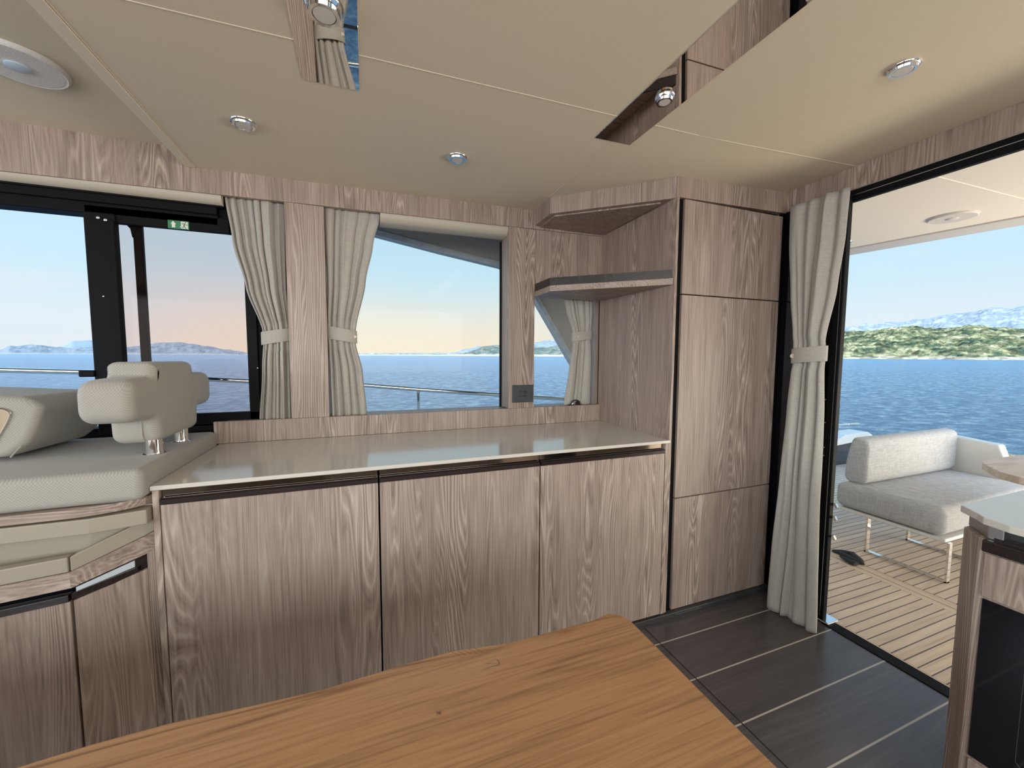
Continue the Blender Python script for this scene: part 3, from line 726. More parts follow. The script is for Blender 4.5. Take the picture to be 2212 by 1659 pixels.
bm = NB(); bx(bm, -1.25, -1.12, 1.74, 2.0, .9625, .99, .01, 2); obj('bracket', bm, CHROME, t)

# stepped footrest cabinet under the seat
t = thing('stepped_cabinet', 'stepped wooden seat base with beige pads and angled cupboard doors', 'cabinet', (-1.0, 1.6, 0))
bm = NB(); bx(bm, -3.2, -.645, 1.52, 2.06, .03, .840); bx(bm, -3.2, -.621, 1.50, 2.06, .76, .840); obj('carcass', bm, OAK, t)
def slab(pts, zt, zb_, depth, m, name, parent, bev=.003):
    """pts: plan polyline (x,y); zt/zb_: per-point top and bottom heights; depth behind in +Y"""
    bm = NB(); n = len(pts)
    F = [[bm.verts.new((x, y, b_)), bm.verts.new((x, y, a))] for (x, y), a, b_ in zip(pts, zt, zb_)]
    K = [[bm.verts.new((x, y+depth, b_)), bm.verts.new((x, y+depth, a))] for (x, y), a, b_ in zip(pts, zt, zb_)]
    for i in range(n-1):
        bm.faces.new([F[i][0], F[i+1][0], F[i+1][1], F[i][1]]); bm.faces.new([K[i][0], K[i][1], K[i+1][1], K[i+1][0]])
        bm.faces.new([F[i][1], F[i+1][1], K[i+1][1], K[i][1]]); bm.faces.new([F[i][0], K[i][0], K[i+1][0], F[i+1][0]])
    bm.faces.new([F[0][0], F[0][1], K[0][1], K[0][0]]); bm.faces.new([F[-1][0], K[-1][0], K[-1][1], F[-1][1]])
    bmesh.ops.recalc_face_normals(bm, faces=bm.faces)
    if bev: bevel(bm, list(bm.verts), bev, 2)
    return obj(name, bm, m, parent, False)
slab([(-3.2, 1.405), (-.74, 1.425), (-.622, 1.455)], [.836]*3, [.792]*3, .06, BEIGE, 'upper_pad', t)
slab([(-3.2, 1.440), (-.76, 1.465), (-.622, 1.512)], [.787, .787, .788], [.70, .70, .73], .05, BEIGE, 'lower_pad', t)
KX, KY = -.775, 1.402; RX, RY = -.642, 1.487; LX, LY = -3.2, 1.402-2.425*.2
e1 = (RX, RY); k1 = (KX, KY); l1 = (LX, LY)
tip = (-.622, 1.50)
slab([l1, (KX-.002, KY)], [.738, .742], [.700, .700], .03, BEIGE, 'fascia_pad', t)
slab([(KX+.002, KY+.001), e1, tip], [.742, .795, .805], [.700, .745, .755], .03, BEIGE, 'fascia_pad', t)
slab([l1, k1], [.699, .699], [.655, .654], .03, OAKX, 'fascia_board', t, 0)
slab([k1, e1, tip], [.699, .744, .754], [.654, .688, .70], .03, OAKX, 'fascia_board', t, 0)
slab([(LX, LY+.03), (KX, KY+.03)], [.66, .66], [.61, .61], .01, BLACKG, 'recess', t, 0)
slab([(KX, KY+.028), (-.648, 1.505)], [.69, .70], [.61, .62], .01, WENGE, 'recess', t, 0)
d1 = slab([l1, (KX-.003, KY)], [.617, .617], [.034, .034], .018, OAK, 'door', t, .0012)
d2 = slab([(KX+.003, KY+.002), e1], [.617, .640], [.034, .034], .018, OAK, 'door', t, .0012)
h1 = slab([(LX, LY-.006), (KX-.003, KY-.006)], [.637, .637], [.618, .618], .024, WENGE, 'handle', d1, .001)
h2 = slab([(KX+.003, KY-.005), (-.662, 1.478)], [.640, .652], [.620, .632], .020, WENGE, 'handle', d2, .001)
o = slab([(KX+.008, KY+.006), (-.672, 1.486)], [.652, .672], [.640, .652], .004, INLAY, 'handle_inlay', d2, 0)
o.parent = d2
slab([(RX, RY+.003), (-.619, 1.50)], [.70, .70], [.034, .034], .01, OAK, 'end_panel', t, 0)

# ------------------------------------------------------------------ oak dining table
t = thing('dining_table', 'honey-coloured oak table with a live edge in the foreground', 'table', (-.4, .1, 0))
edge = []
TZ = .72
for px in [(25, 1659), (200, 1605), (365, 1560), (540, 1523), (700, 1487), (780, 1462), (850, 1440), (920, 1420), (985, 1403), (1030, 1397), (1100, 1387), (1200, 1360), (1280, 1339)]:
    q = onZ(*px, TZ); edge.append((q.x, q.y))
edge = [(-2.2, .76), (-1.4, .72), (-.9, .745)] + edge
cx = edge[-1]
corner = [(.505, .722), (.527, .706), (.537, .68)]
rest = [(.536, .40), (.538, .10), (.535, -.08), (.50, -.10), (-2.2, -.12)]
outl = edge+corner+rest
bm = NB(); prism(bm, [(x, y, TZ-.038) for x, y in outl], (0, 0, .038))
bmesh.ops.remove_doubles(bm, verts=bm.verts, dist=1e-6)
b2 = NB()
prism(b2, [(x, y, TZ-.038) for x, y in outl], (0, 0, .038), .004, 3); bm.free(); bm = b2
obj('tabletop', bm, TABLE, t)
bm = NB(); bx(bm, -.9, -.25, .1, .25, .03, TZ-.04, .01, 2); obj('pedestal', bm, SATIN, t)
bm = NB(); bx(bm, -1.1, -.05, -.1, .45, 0, .03, .008, 2); obj('foot_plate', bm, SATIN, t)
# knot of the live edge
KN = mat('dark knot', (.16, .085, .045), .6)
for (px, r, sx) in (((1058, 1436), .012, 1.5), ((946, 1542), .0028, 1.3)):
    q = onZ(*px, TZ); bm = NB()
    tube(bm, [(q.x+r*sx*math.cos(a), q.y+r*.75*math.sin(a)+.002*math.sin(3*a), TZ+.0001) for a in [k*.33-2.6 for k in range(14)]], [.0002+.0008*math.sin(math.pi*k/13) for k in range(14)], 5)
    tube(bm, [(q.x-r*.8, q.y+.006, TZ), (q.x-r*.2, q.y+.001, TZ), (q.x+r*.9, q.y-.001, TZ)], [.0003, .0009, .0003], 5)
    obj('knot', bm, KN, t)
q = onZ(1000, 1412, TZ); bm = NB()
for k in range(5): tube(bm, [(q.x-.02+k*.011, q.y+.012-k*.001, TZ), (q.x-.008+k*.011, q.y-.003-k*.002, TZ)], [.0003, .0006], 5)
obj('knot_cracks', bm, KN, t)

# ------------------------------------------------------------------ galley unit at the right edge
t = thing('galley_cabinet', 'grey-brown galley cabinet with black oven at the right edge', 'cabinet', (1.8, .1, 0))
bm = NB(); pl = [(1.505, .540), (1.452, .492), (1.452, -1.2), (2.06, -1.2), (2.06, .540)]
prism(bm, [(x, y, .03) for x, y in pl], (0, 0, .815), .0015, 1); obj('body', bm, OAK, t)
bm = NB(); prism(bm, [(1.56, .53, .845), (1.495, .468, .845), (1.495, -1.2, .845), (2.05, -1.2, .845), (2.05, .53, .845)], (0, 0, .036)); obj('neck', bm, PLASTIC, t)
bm = NB(); prism(bm, [(1.53, .541, .8455), (1.462, .482, .8455), (1.462, .455, .8455), (1.50, .455, .8455), (1.53, .50, .8455)], (0, 0, .034), .002, 2); obj('corner_block', bm, SATIN, t)
bm = NB(); bx(bm, 1.446, 1.453, -1.2, .479, .700, .812, .001, 1); dr = obj('drawer_front', bm, OAK, t)
bm = NB(); bx(bm, 1.440, 1.462, -1.2, .484, .816, .846, .003, 2); bx(bm, 1.458, 1.464, -1.2, .47, .846, .853); obj('handle', bm, WENGE, dr)
bm = NB(); bx(bm, 1.4475, 1.4535, -.12, .477, .270, .694, .001, 1); ov = obj('oven', bm, BLACKG, t)
bm = NB(); tube(bm, [(1.4468, .39, .65), (1.4468, .40, .64), (1.4468, .40, .33), (1.4468, .39, .32), (1.4468, -.04, .32), (1.4468, -.05, .33), (1.4468, -.05, .64), (1.4468, -.04, .65), (1.4468, .39, .65)], .0008, 6); obj('oven_window', bm, PLASTIC, ov)
bm = NB(); bx(bm, 1.446, 1.453, -1.2, .476, .05, .262, .001, 1); obj('lower_drawer', bm, OAK, t)
bm = NB(); prism(bm, [(x, y, .8815) for x, y in [(1.512, .552), (1.470, .505), (1.450, .488), (1.434, .44), (1.434, -1.2), (2.07, -1.2), (2.07, .552)]], (0, 0, .0185), .002, 2)
tag(obj('galley_worktop', bm, STONE), 'pale stone worktop with clipped corner on the galley cabinet, right edge', 'worktop')

# ------------------------------------------------------------------ after doorway
d = bpy.data.objects.new('door_1', None); C.objects.link(d); d.location = (2.12, .4, 0); struct(d, 'black framed opening to the cockpit')
bm = NB()
bx(bm, 2.075, 2.105, 1.192, 1.236, .0, 2.055, .003, 1); bx(bm, 2.105, 2.20, 1.250, 1.29, .0, 2.04, .002, 1); bx(bm, 2.10, 2.14, 1.215, 1.26, 0, 2.05, .002, 1)
bx(bm, 2.100, 2.125, -1.3, 1.235, 2.008, 2.062, .002, 1); bx(bm, 2.125, 2.20, -1.3, 1.25, 2.040, 2.062, .003, 1)
obj('frame', bm, BLACK, d)
bm = NB(); bx(bm, 2.0985, 2.1005, -1.3, 1.19, 2.034, 2.0365); bx(bm, 2.091, 2.100, -1.3, 1.5, 2.056, 2.060); bx(bm, 2.0735, 2.0755, 1.204, 1.2065, .03, 2.0)
obj('bright_strip', bm, SATIN, d)
bm = NB(); bx(bm, 2.098, 2.108, 1.235, 1.53, .0, 2.06); obj('dark_side_panel', bm, BLACKG, d)
bm = NB(); bx(bm, 2.066, 2.130, -1.3, 1.19, -.02, .004, .001, 1); obj('threshold', bm, BLACK, d)
bm = NB(); bx(bm, 2.072, 2.155, 1.165, 1.235, .002, .012, .004, 2); obj('foot_plate', bm, CHROME, d)
bm = NB()
for z in (.598, .535, .44):
    q0 = Vector((2.09, 1.193, z)); prism(bm, [q0, q0+Vector((0, -.016, .004)), q0+Vector((0, -.024, -.012)), q0+Vector((0, -.018, -.020)), q0+Vector((0, -.012, -.010)), q0+Vector((0, 0, -.010))], (.012, 0, 0))
obj('latch_hooks', bm, CHROME, d)
bm = NB()
for px in ((1783, 863), (1782, 913), (1780, 966), (1779, 984)): q = onX(*px, 2.0735); lathe(bm, q, [(.0028, .001), (.0028, -.001), (.001, -.002)], 10, 'X')
obj('screw_heads', bm, SATIN, d)

# ------------------------------------------------------------------ cockpit
struct(obj('deck_floor', box(2.145, 2.79, -2.0, 2.24, -.05, 0, 0), TEAK))
bm = NB(); bx(bm, 2.100, 2.144, .80, 2.24, -.05, -.0002); bx(bm, 2.100, 2.144, -2.0, .73, -.05, -.0002)
prism(bm, [(2.10, .73, -.05), (2.144, .73, -.05), (2.144, .80, -.05), (2.10, .80, -.05)], (0, 0, .0498))
bx(bm, 2.792, 2.836, -2.0, 2.24, -.05, 0); bx(bm, 2.842, 2.90, -2.0, 2.24, -.05, 0)
struct(obj('deck_floor_border', bm, TEAKY))
bm = NB(); bx(bm, 2.099, 2.91, -2.0, 2.24, -.06, -.004); struct(obj('deck_floor_caulking', bm, RUBBER))
struct(obj('deck_floor_aft', box(2.905, 7.5, -2.2, 3.02, -.05, 0, 0), TEAK))
bm = NB(); bx(bm, -3.6, 1.95, 2.30, 3.0, .30, .45); struct(obj('side_deck', bm, WHITE))
# cockpit roof
bm = NB()
prism(bm, [(2.18, -2.2, 2.2), (2.18, 2.9, 2.2), (3.93, 2.9, 2.2), (4.28, -.5, 2.2), (4.45, -2.2, 2.2)], (0, 0, .12))
bead(bm, (2.18, 1.175, 2.2), (4.2, 1.13, 2.2), .003)
struct(obj('cockpit_ceiling', bm, mat('cockpit headlining', (.80, .74, .64), .5)))
bm = NB()
A0 = onZ(1827, 553, 2.17); B0 = onZ(2212, 486, 2.17); dd = (B0-A0)
P0 = A0 - dd*.5; P1 = A0 + dd*4
prism(bm, [P0, P1, P1+Vector((-.10, 0, .012)), P0+Vector((-.10, 0, .012)), ], (0, 0, .16)); 
prism(bm, [P0+Vector((-.14, 0, .02)), P1+Vector((-.14, 0, .02)), P1+Vector((-.10, 0, 0.012)), P0+Vector((-.10, 0, 0.012))], (0, 0, .14))
struct(obj('roof_edge', bm, mat('roof edge gelcoat', (.60, .58, .56), .4)))
p = onZ(2057, 468, 2.2); speaker(p.x, p.y, 2.2, .115, 'round white speaker in the cockpit ceiling outside the doorway', SPEAK)
p = onZ(1829, 522, 2.2); downlight(p.x, p.y, .035, 'small downlight in the cockpit ceiling at the doorway edge', 2.2)

# outdoor sofa
t = thing('outdoor_sofa', 'pale grey outdoor sofa on polished steel sled legs in the cockpit', 'sofa', (3.7, 1.5, 0))
def cushion(x0, x1, y0, y1, z0, z1, r): 
    bm = NB(); bx(bm, x0, x1, y0, y1, z0, z1, r, 5); return bm
obj('seat_cushion', cushion(3.09, 4.29, 1.19, 1.755, .258, .430, .05), SOFA, t, True)
b0 = pillow(rounded([(1.608, .425), (1.748, .425), (1.738, .60), (1.705, .755), (1.608, .738)], .065, 8), (3.165, 4.285), 0, .022); 
obj('back_cushion', b0, SOFA, t, True)
bm = NB(); bx(bm, 3.10, 4.29, 1.18, 1.745, .234, .257, .008, 3); obj('seat_base', bm, WHITE, t)
def sled(bm, X):
    bx(bm, X, X+.032, 1.555, 1.567, 0, .238, .001, 1); bx(bm, X, X+.032, 1.165, 1.177, 0, .238, .001, 1); bx(bm, X, X+.032, 1.165, 1.567, 0, .010, .001, 1)
for X in (3.11, 3.585): bm = NB(); sled(bm, X); obj('sled_leg', bm, CHROME, t)
# white coaming behind it
bm = NB(); q = [onX(2062, 942, 4.3), onX(2158, 962, 4.3), onX(2175, 1005, 4.3), onX(2180, 1050, 4.3)]
prism(bm, [(4.3, 1.665, q[0].z+.004), q[0], q[1], q[2], q[3], (4.3, 1.27, 0), (4.3, 1.665, 0)], (.09, 0, 0), .01, 2)
tag(obj('coaming', bm, WHITE), 'white moulded end panel behind the outdoor sofa', 'panel')
bm = NB(); qq = onX(2180, 984, 4.4); tube(bm, [(4.42, qq.y+.03, qq.z-.02), (4.42, qq.y+.03, qq.z), (4.42, qq.y-.05, qq.z+.004), (4.42, qq.y-.07, qq.z-.02)], .012, 10)
tag(obj('grab_rail', bm, SATIN), 'short steel grab rail on the end panel behind the sofa', 'rail')
# cockpit table
t = thing('cockpit_table', 'oak cockpit table with rounded corner outside the doorway', 'table', (3.6, .5, 0))
bm = NB(); ol = [(3.75, 1.105), (3.45, 1.125), (3.28, 1.125), (3.20, 1.10), (3.12, 1.05), (3.03, .98), (2.985, .90), (2.975, .80), (2.975, 0), (3.75, 0)]
prism(bm, [(x, y, .682) for x, y in ol], (0, 0, .038), .003, 2); obj('tabletop', bm, wood('weathered oak', (.40, .28, .19), (.56, .44, .34), (.70, .60, .5), grain='X', fine=.5, stretch=.05, ringw=.2), t)
bm = NB(); lathe(bm, (3.45, .5, 0), [(.16, 0), (.16, .012), (.045, .03), (.04, .66), (.12, .682)], 32); obj('pedestal', bm, SATIN, t, True)
# webbing strap lying on the teak
bm = NB()
for k, pts in enumerate([[(1797, 1188), (1812, 1192), (1830, 1200), (1848, 1210), (1862, 1217)], [(1800, 1186), (1822, 1189), (1840, 1193), (1856, 1206), (1864, 1216)], [(1815, 1198), (1832, 1207), (1850, 1215)]]):
    P = [onZ(x, y, .012+.006*k) for x, y in pts]; b2 = NB(); tube(b2, P, [.008, .02, .026, .022, .010][:len(P)], 8)
    for v in b2.verts: v.co.z = .002 + max(0, (v.co.z-.0)*.45)
    merge(bm, b2)
tag(obj('webbing_strap', bm, RUBBER, None, True), 'black webbing strap lying crumpled on the teak deck by the doorway', 'strap')

# bulwark end with mooring cleat
t = thing('bulwark', 'white and dark bulwark end seen left of the outdoor sofa', 'bulwark', (5.6, 3.0, 0))
YB = 3.0
bm = NB(); q = [onY(1790, 965, YB), onY(1868, 951, YB), onY(1860, 1003, YB), onY(1790, 1003, YB)]
prism(bm, [(4.4, YB, q[0].z), (q[1].x, YB, q[1].z-.01), (q[1].x, YB, 0), (4.4, YB, 0)], (0, .10, 0)); obj('dark_inner_face', bm, mat('dark gelcoat', (.03, .035, .045), .08), t)
bm = NB(); q = [onY(1790, 955, YB), onY(1803, 945, YB), onY(1815, 938, YB), onY(1862, 931, YB), onY(1873, 938, YB), onY(1876, 955, YB), onY(1869, 956, YB), onY(1866, 946, YB)]
prism(bm, [(q[0].x, YB-.06, q[0].z), (q[1].x, YB-.06, q[1].z), (q[2].x, YB-.06, q[2].z), (q[3].x, YB-.06, q[3].z), (q[4].x, YB-.06, q[4].z), (q[5].x, YB-.06, q[5].z-.1), (q[6].x, YB-.06, q[6].z-.1), (q[7].x, YB-.06, q[7].z), (q[0].x, YB-.06, onY(1790, 962, YB).z)], (0, .20, 0), .006, 2); obj('white_cap', bm, WHITE, t)
bm = NB(); c = onY(1830, 926, YB+.05); zt = c.z
tube(bm, [(c.x-.30, YB+.05, zt+.07), (c.x-.12, YB+.05, zt+.055), (c.x+.12, YB+.05, zt+.055), (c.x+.22, YB+.05, zt+.05)], .012, 8)
tube(bm, [(c.x, YB+.05, .482), (c.x, YB+.05, zt+.055)], .03, 10)
obj('mooring_cleat', bm, CHROME, t, True)

# side rail and roof wing beyond the windows
t = thing('guard_rail', 'steel guard rail running along the side deck outside the windows', 'rail', (.3, 2.75, .45))
bm = NB(); pts = [onY(x, y, 2.75) for x, y in [(0, 799), (205, 804), (440, 818), (535, 823), (790, 832), (903, 841), (1080, 853), (1220, 862)]]
pts = [pts[0]+(pts[0]-pts[1])*4] + pts + [pts[-1]+(pts[-1]-pts[-2])*.35]
tube(bm, pts, .0145, 12); obj('top_rail', bm, CHROME, t, True)
for X, zt in ((.337, 1.062), (-1.2, 1.195), (-2.7, 1.28), (1.86, .925)):
    bm = NB(); tube(bm, [(X, 2.75, .45), (X, 2.75, zt)], .0125, 12); obj('stanchion', bm, CHROME, t, True)
bm = NB(); tube(bm, [(-.6, 2.75, .905), (.05, 2.75, .888), (.30, 2.75, .845)], .010, 8); obj('lower_rail', bm, PLASTIC, t, True)
bm = NB()
lo = [onY(x, y, 2.8) for x, y in [(825, 512), (950, 545), (1080, 577)]]
lo = [lo[0]+(lo[0]-lo[1])*2.5, *lo, Vector((1.10, 2.8, 1.90)), onY(1157, 650, 2.8), onY(1225, 768, 2.8), Vector((1.75, 2.8, .95)), Vector((1.85, 2.8, .45))]
up = [Vector((2.5, 2.8, .45)), Vector((2.5, 2.8, 2.34)), Vector((lo[0].x, 2.8, 2.34))]
prism(bm, lo+up, (0, .06, 0)); o_w = obj('roof_wing', bm, GREY)
tag(o_w, 'grey moulded roof wing sweeping down outside the middle and small windows', 'roof wing')
bm = NB()
for a, c in zip(lo[:-1], lo[1:]):
    n = Vector((-(c-a).z, 0, (c-a).x)).normalized()*.035
    if n.z < 0 and abs(n.z) > abs(n.x): n = -n
    if n.x < 0 and abs(n.x) > abs(n.z): n = -n
    prism(bm, [a, c, c+n, a+n], (0, -.012, 0))
e = obj('wing_edge', bm, GREYL, o_w)
bm = NB(); bx(bm, -3.7, 2.5, 2.30, 2.86, 2.34, 2.42); struct(obj('side_overhang', bm, WHITE))

# ------------------------------------------------------------------ the sea and the far shore
SEA = -1.25
m_, t_, b_ = new_mat('sea water')
tcn = t_.nodes.new('ShaderNodeTexCoord')
def nzz(scale, st, det=4, rot=0, dist=0):
    mpn = t_.nodes.new('ShaderNodeMapping'); mpn.inputs['Scale'].default_value = (scale, scale*st, 1); mpn.inputs['Rotation'].default_value = (0, 0, rot); t_.links.new(tcn.outputs['Object'], mpn.inputs[0])
    n = t_.nodes.new('ShaderNodeTexNoise'); n.inputs['Scale'].default_value = 1; n.inputs['Detail'].default_value = det; n.inputs['Distortion'].default_value = dist; t_.links.new(mpn.outputs[0], n.inputs[0]); return n.outputs[0]
big = nzz(1.5, 1.5, 15, .25, .25)
for nn in t_.nodes:
    if nn.type == 'TEX_NOISE': nn.inputs['Roughness'].default_value = .76
hsum = math_node(t_, 'ADD', math_node(t_, 'MULTIPLY', big, 1.2), math_node(t_, 'MULTIPLY', nzz(1.4, 1.8, 8, .3, .4), .5))
bp = t_.nodes.new('ShaderNodeBump'); bp.inputs['Strength'].default_value = 1.0; bp.inputs['Distance'].default_value = .5
t_.links.new(hsum, bp.inputs['Height']); t_.links.new(bp.outputs[0], b_.inputs['Normal'])
rr_ = t_.nodes.new('ShaderNodeValToRGB'); rr_.color_ramp.elements[0].position = .39; rr_.color_ramp.elements[1].position = .62
rr_.color_ramp.elements[0].color = (.022, .14, .33, 1); rr_.color_ramp.elements[1].color = (.48, .68, .80, 1)
e_ = rr_.color_ramp.elements.new(.50); e_.color = (.09, .30, .52, 1)  # pale tones paint sky-lit wave faces into the water colour
t_.links.new(big, rr_.inputs[0]); t_.links.new(rr_.outputs[0], b_.inputs['Base Color'])
b_.inputs['Roughness'].default_value = .18; b_.inputs['IOR'].default_value = 1.33
bm = NB()
rad = [3.6, 20, 100, 600, 3000, 15000, 45000]; segs = 72
ring0 = None; cpt = bm.verts.new((0, 0, SEA))
for r_ in rad:
    ring_ = [bm.verts.new((r_*math.cos(2*math.pi*k/segs), r_*math.sin(2*math.pi*k/segs), SEA)) for k in range(segs)]
    for k in range(segs):
        if ring0 is None: bm.faces.new([cpt, ring_[k], ring_[(k+1) % segs]])
        else: bm.faces.new([ring0[k], ring_[k], ring_[(k+1) % segs], ring0[(k+1) % segs]])
    ring0 = ring_
tag(obj('sea', bm, m_), 'blue rippled sea all around the boat', 'sea', kind='stuff')

def shore(name, prof, D0, D1, material, label, cat, rows=14, step=2.0, rough=0, rsc=20., crowns=False, back=.5):
    """prof: skyline pixels left to right; terrain rises from the shoreline at distance D0 to the ridge at D1"""
    bm = NB(); cols = []
    x = prof[0][0]; px = []
    while x <= prof[-1][0]:
        for a, c in zip(prof[:-1], prof[1:]):
            if a[0] <= x <= c[0]:
                k = (x-a[0])/(c[0]-a[0]); k = k*k*(3-2*k); px.append((x, lerp(a[1], c[1], k))); break
        x += step
    for (x, y) in px:
        d = ray(x, y); h = math.hypot(d.x, d.y); ux, uy = d.x/h, d.y/h; tan = d.z/h
        col = []
        wob = 1 + .05*noise.noise(Vector((ux*9, uy*9, 3.)))
        for j in range(rows+3):
            s = j/rows
            if j <= rows:
                D = lerp(D0*wob, D1, s)
                ridge = 1.30 + tan*D1 - SEA
                z = SEA - 1 + (ridge+1)*(1-(1-s)**1.7)
                fade = math.sin(math.pi*min(1, s*1.05)**.8)
            else:
                D = D1*(1+back*.15*(j-rows)); z = SEA + (1.30+tan*D1-SEA)*(1-.5*(j-rows)); fade = 0
            P = Vector((ux*D, uy*D, 0))
            if rough and j > 0:
                q = P/rsc
                if crowns:
                    dd_ = noise.voronoi(Vector((q.x, q.y, 1.3)))[0][0]
                    z += rough*((1-min(1, dd_*1.25)**2) + .9*fade*noise.noise(Vector((q.x*.18, q.y*.18, 4)))*2)*min(1, s*8)
                else:
                    z += rough*(noise.fractal(Vector((q.x, q.y, 1.3)), .9, 2.1, 4)*fade*1.5 + (abs(noise.noise(Vector((q.x*2.2, q.y*2.2, 5)))) * .6*min(1, s*3)))
            col.append(bm.verts.new((P.x, P.y, z)))
        cols.append(col)
    for a, c in zip(cols[:-1], cols[1:]):
        for j in range(len(a)-1): bm.faces.new([a[j], c[j], c[j+1], a[j+1]])
    bmesh.ops.recalc_face_normals(bm, faces=bm.faces)
    me = bpy.data.meshes.new(name); bm.to_mesh(me); bm.free()
    for p in me.polygons: p.use_smooth = False
    o = link(name, me, material)
    return tag(o, label, cat, kind='structure')
def land(name, cols, scale, sand=None, zsand=0, rough=.95, bump=0, edges=(.38, .62)):
    m, t, b = new_mat(name); b.inputs['Roughness'].default_value = rough; b.inputs['Specular IOR Level'].default_value = .1
    tcn = t.nodes.new('ShaderNodeTexCoord')
    def tex(sc, det=5):
        mp_ = t.nodes.new('ShaderNodeMapping'); mp_.inputs['Scale'].default_value = (sc, sc, sc*2.2); t.links.new(tcn.outputs['Object'], mp_.inputs[0])
        n = t.nodes.new('ShaderNodeTexNoise'); n.inputs['Scale'].default_value = 1; n.inputs['Detail'].default_value = det; n.inputs['Roughness'].default_value = .65; t.links.new(mp_.outputs[0], n.inputs[0]); return n.outputs[0]
    r = t.nodes.new('ShaderNodeValToRGB'); k = len(cols)
    r.color_ramp.elements[0].position = edges[0]; r.color_ramp.elements[1].position = edges[1]
    r.color_ramp.elements[0].color = (*cols[0], 1); r.color_ramp.elements[1].color = (*cols[-1], 1)
    for i in range(1, k-1): e = r.color_ramp.elements.new(lerp(edges[0], edges[1], i/(k-1))); e.color = (*cols[i], 1)
    t.links.new(tex(scale), r.inputs[0]); src = r.outputs[0]
    if sand:
        sp = t.nodes.new('ShaderNodeSeparateXYZ'); t.links.new(tcn.outputs['Object'], sp.inputs[0])
        v = math_node(t, 'ADD', sp.outputs['Z'], math_node(t, 'MULTIPLY_ADD', tex(scale*.6, 3), zsand*2.2, -zsand*1.1))
        mrn = t.nodes.new('ShaderNodeMapRange'); mrn.inputs[1].default_value = SEA+zsand*1.15; mrn.inputs[2].default_value = SEA+zsand*.85; t.links.new(v, mrn.inputs[0])
        mxn = t.nodes.new('ShaderNodeMixRGB'); mxn.inputs[2].default_value = (*sand, 1); t.links.new(mrn.outputs[0], mxn.inputs[0]); t.links.new(src, mxn.inputs[1]); src = mxn.outputs[0]
    t.links.new(src, b.inputs['Base Color'])
    return m
HAZE = land('far headland with painted haze', [(.27, .30, .33), (.31, .34, .36), (.38, .39, .40)], .008, (.46, .44, .40), 8, edges=(.4, .7))  # blue-grey of aerial haze is mixed into the land colour
FARM = land('far mountain with painted haze', [(.32, .37, .42), (.35, .40, .44)], .002)  # distance haze is put into this base colour
LIME = land('pale limestone mountain', [(.33, .36, .40), (.37, .40, .43), (.47, .48, .48), (.56, .55, .54)], .014, edges=(.42, .64))  # limestone whites; the blue-grey tones carry painted distance haze
PINE = land('pine covered hill', [(.045, .07, .05), (.12, .135, .07), (.32, .29, .15), (.50, .43, .26)], .05, (.42, .35, .25), 4, edges=(.36, .66))
_t = PINE.node_tree; _b = _t.nodes['Principled BSDF']; _src = _b.inputs['Base Color'].links[0].from_socket
_tc = _t.nodes.new('ShaderNodeTexCoord'); _v = _t.nodes.new('ShaderNodeTexVoronoi'); _v.inputs['Scale'].default_value = .16
_t.links.new(_tc.outputs['Object'], _v.inputs['Vector'])
_h = _t.nodes.new('ShaderNodeHueSaturation'); _s = _t.nodes.new('ShaderNodeSeparateXYZ'); _t.links.new(_v.outputs['Color'], _s.inputs[0])
_t.links.new(math_node(_t, 'MULTIPLY_ADD', _s.outputs[0], 1.0, .55), _h.inputs['Value']); _t.links.new(_src, _h.inputs['Color']); _t.links.new(_h.outputs[0], _b.inputs['Base Color'])
SCRUB = land('wooded headland', [(.14, .17, .16), (.24, .26, .21), (.42, .39, .30)], .02, (.74, .64, .48), 9, edges=(.38, .64))
TOWN = land('low town shore', [(.28, .31, .33), (.42, .40, .36), (.60, .56, .50)], .03, (.80, .72, .62), 6, edges=(.40, .60))
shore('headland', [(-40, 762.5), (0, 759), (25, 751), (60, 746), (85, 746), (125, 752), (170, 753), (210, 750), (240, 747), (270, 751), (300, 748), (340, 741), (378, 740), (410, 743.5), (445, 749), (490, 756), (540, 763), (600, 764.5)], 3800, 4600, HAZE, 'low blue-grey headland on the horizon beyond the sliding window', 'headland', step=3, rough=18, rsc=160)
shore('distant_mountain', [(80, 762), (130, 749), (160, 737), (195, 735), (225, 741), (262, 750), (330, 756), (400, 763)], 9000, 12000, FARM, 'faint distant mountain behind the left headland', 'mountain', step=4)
shore('town_shore', [(700, 765), (780, 764), (850, 763), (950, 763), (1010, 761), (1060, 762), (1160, 763), (1400, 762)], 3300, 3700, TOWN, 'low town shoreline beyond the middle window', 'shore', step=2, rough=9, rsc=60)
shore('wooded_headland', [(985, 767.5), (1005, 763), (1025, 757), (1045, 748.5), (1070, 746), (1100, 748), (1150, 750), (1180, 751), (1200, 748), (1215, 745), (1240, 748), (1290, 757), (1340, 767)], 1900, 2400, SCRUB, 'wooded headland seen through the middle and small windows', 'headland', step=1.5, rough=8, rsc=45)
shore('rocky_peak', [(980, 765), (1010, 755), (1032, 749), (1060, 752), (1120, 748), (1160, 740), (1190, 735), (1225, 741), (1300, 748), (1400, 750)], 5000, 6500, LIME, 'pale rocky ridge beyond the wooded headland', 'mountain', step=3, rough=30, rsc=300)
shore('limestone_mountain', [(1560, 745), (1700, 728), (1820, 711), (1850, 706), (1870, 702), (1895, 703.5), (1915, 698), (1950, 697), (2000, 692), (2040, 683), (2065, 681), (2100, 676), (2140, 669), (2180, 668), (2212, 664), (2300, 655), (2420, 668), (2600, 700)], 3500, 5200, LIME, 'pale limestone mountain behind the pine hill', 'mountain', rows=30, step=2, rough=30, rsc=150)
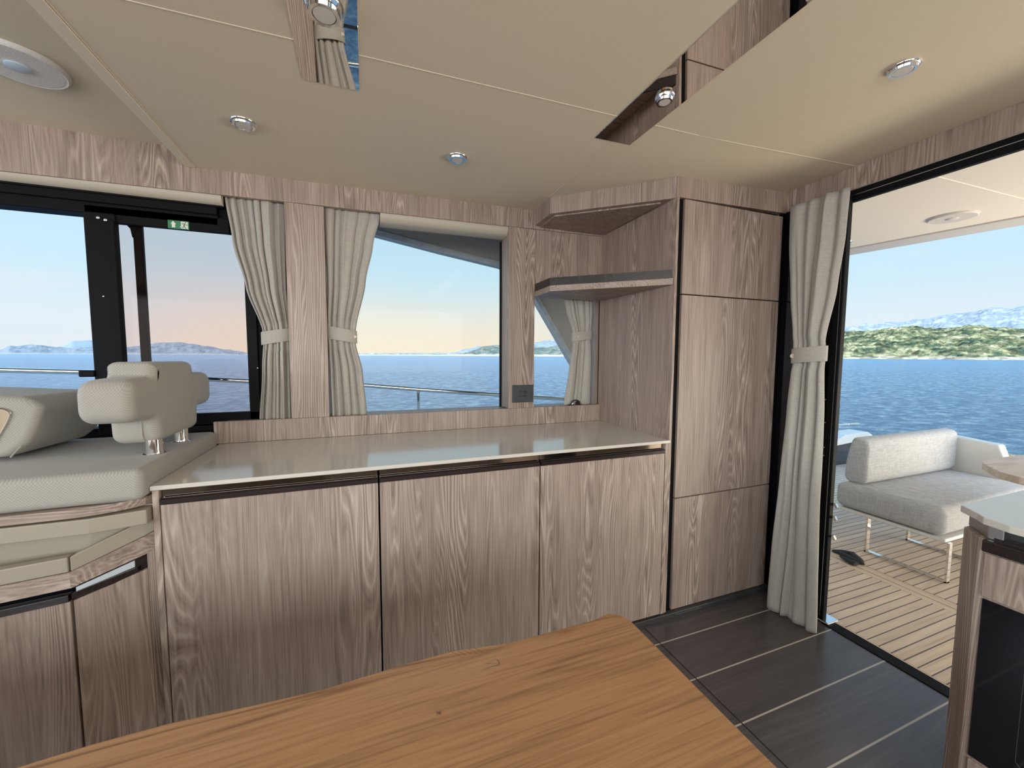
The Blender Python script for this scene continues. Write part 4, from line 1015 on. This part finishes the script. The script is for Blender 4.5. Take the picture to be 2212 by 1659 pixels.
shore('pine_hill', [(1480, 768), (1600, 745), (1700, 728), (1820, 721), (1850, 720), (1880, 720), (1905, 716), (1940, 712), (1978, 709), (2005, 713), (2040, 715), (2070, 712), (2090, 708), (2122, 709), (2145, 714), (2165, 713), (2212, 717), (2300, 722), (2450, 740), (2600, 765)], 760, 1010, PINE, 'pine-covered hill with sandy shore beyond the doorway', 'hill', rows=64, step=.9, rough=5.0, rsc=8., crowns=True)
# villa on the hill, motor yacht off the town
P = onY(2150, 742, 1); dirv = (P-EYE).normalized(); h = math.hypot(dirv.x, dirv.y); c = EYE + dirv*(880/h)
t = thing('villa', 'tiny ochre villa among the pines on the hillside', 'house', (c.x, c.y, c.z-5))
rt = Vector((RT.x, RT.y, 0)).normalized(); fw2 = Vector((dirv.x, dirv.y, 0)).normalized()
def obox(bm, c, w_, d_, z0, z1):
    a = [c-rt*w_-fw2*d_, c+rt*w_-fw2*d_, c+rt*w_+fw2*d_, c-rt*w_+fw2*d_]
    prism(bm, [(q.x, q.y, z0) for q in a], (0, 0, z1-z0))
bm = NB(); obox(bm, c, 12, 5, c.z-9, c.z+3.0); obox(bm, c-rt*7, 4.5, 5, c.z-9, c.z+6.5); obj('walls', bm, mat('ochre render', (.75, .55, .38), .8), t)
bm = NB(); obox(bm, c+rt*4, 8.5, 5.6, c.z+3.0, c.z+4.0); obox(bm, c-rt*7, 5, 5.6, c.z+6.5, c.z+7.6); obj('roof', bm, mat('terracotta', (.48, .26, .17), .8), t)
P = onY(803, 762, 1); dirv = (P-EYE).normalized(); h = math.hypot(dirv.x, dirv.y); c = EYE + dirv*(2200/h); c.z = SEA
fw2 = Vector((dirv.x, dirv.y, 0)).normalized(); rt = Vector((fw2.y, -fw2.x, 0))
t = thing('motor_yacht', 'tiny pale motor yacht anchored off the town shore', 'yacht', (c.x, c.y, SEA))
bm = NB(); prism(bm, [c-rt*20+Vector((0, 0, -1)), c+rt*24+Vector((0, 0, -1)), c+rt*24+Vector((0, 0, 4)), c-rt*26+Vector((0, 0, 8))], fw2*9); obj('hull', bm, GREYL, t)
bm = NB(); prism(bm, [c-rt*12+Vector((0, 0, 5)), c+rt*14+Vector((0, 0, 4)), c+rt*10+Vector((0, 0, 11)), c-rt*2+Vector((0, 0, 15)), c-rt*8+Vector((0, 0, 11))], fw2*7); tube(bm, [c+fw2*3+Vector((0, 0, 13)), c+fw2*3+Vector((0, 0, 24))], .7, 6); obj('superstructure', bm, WHITE, t)
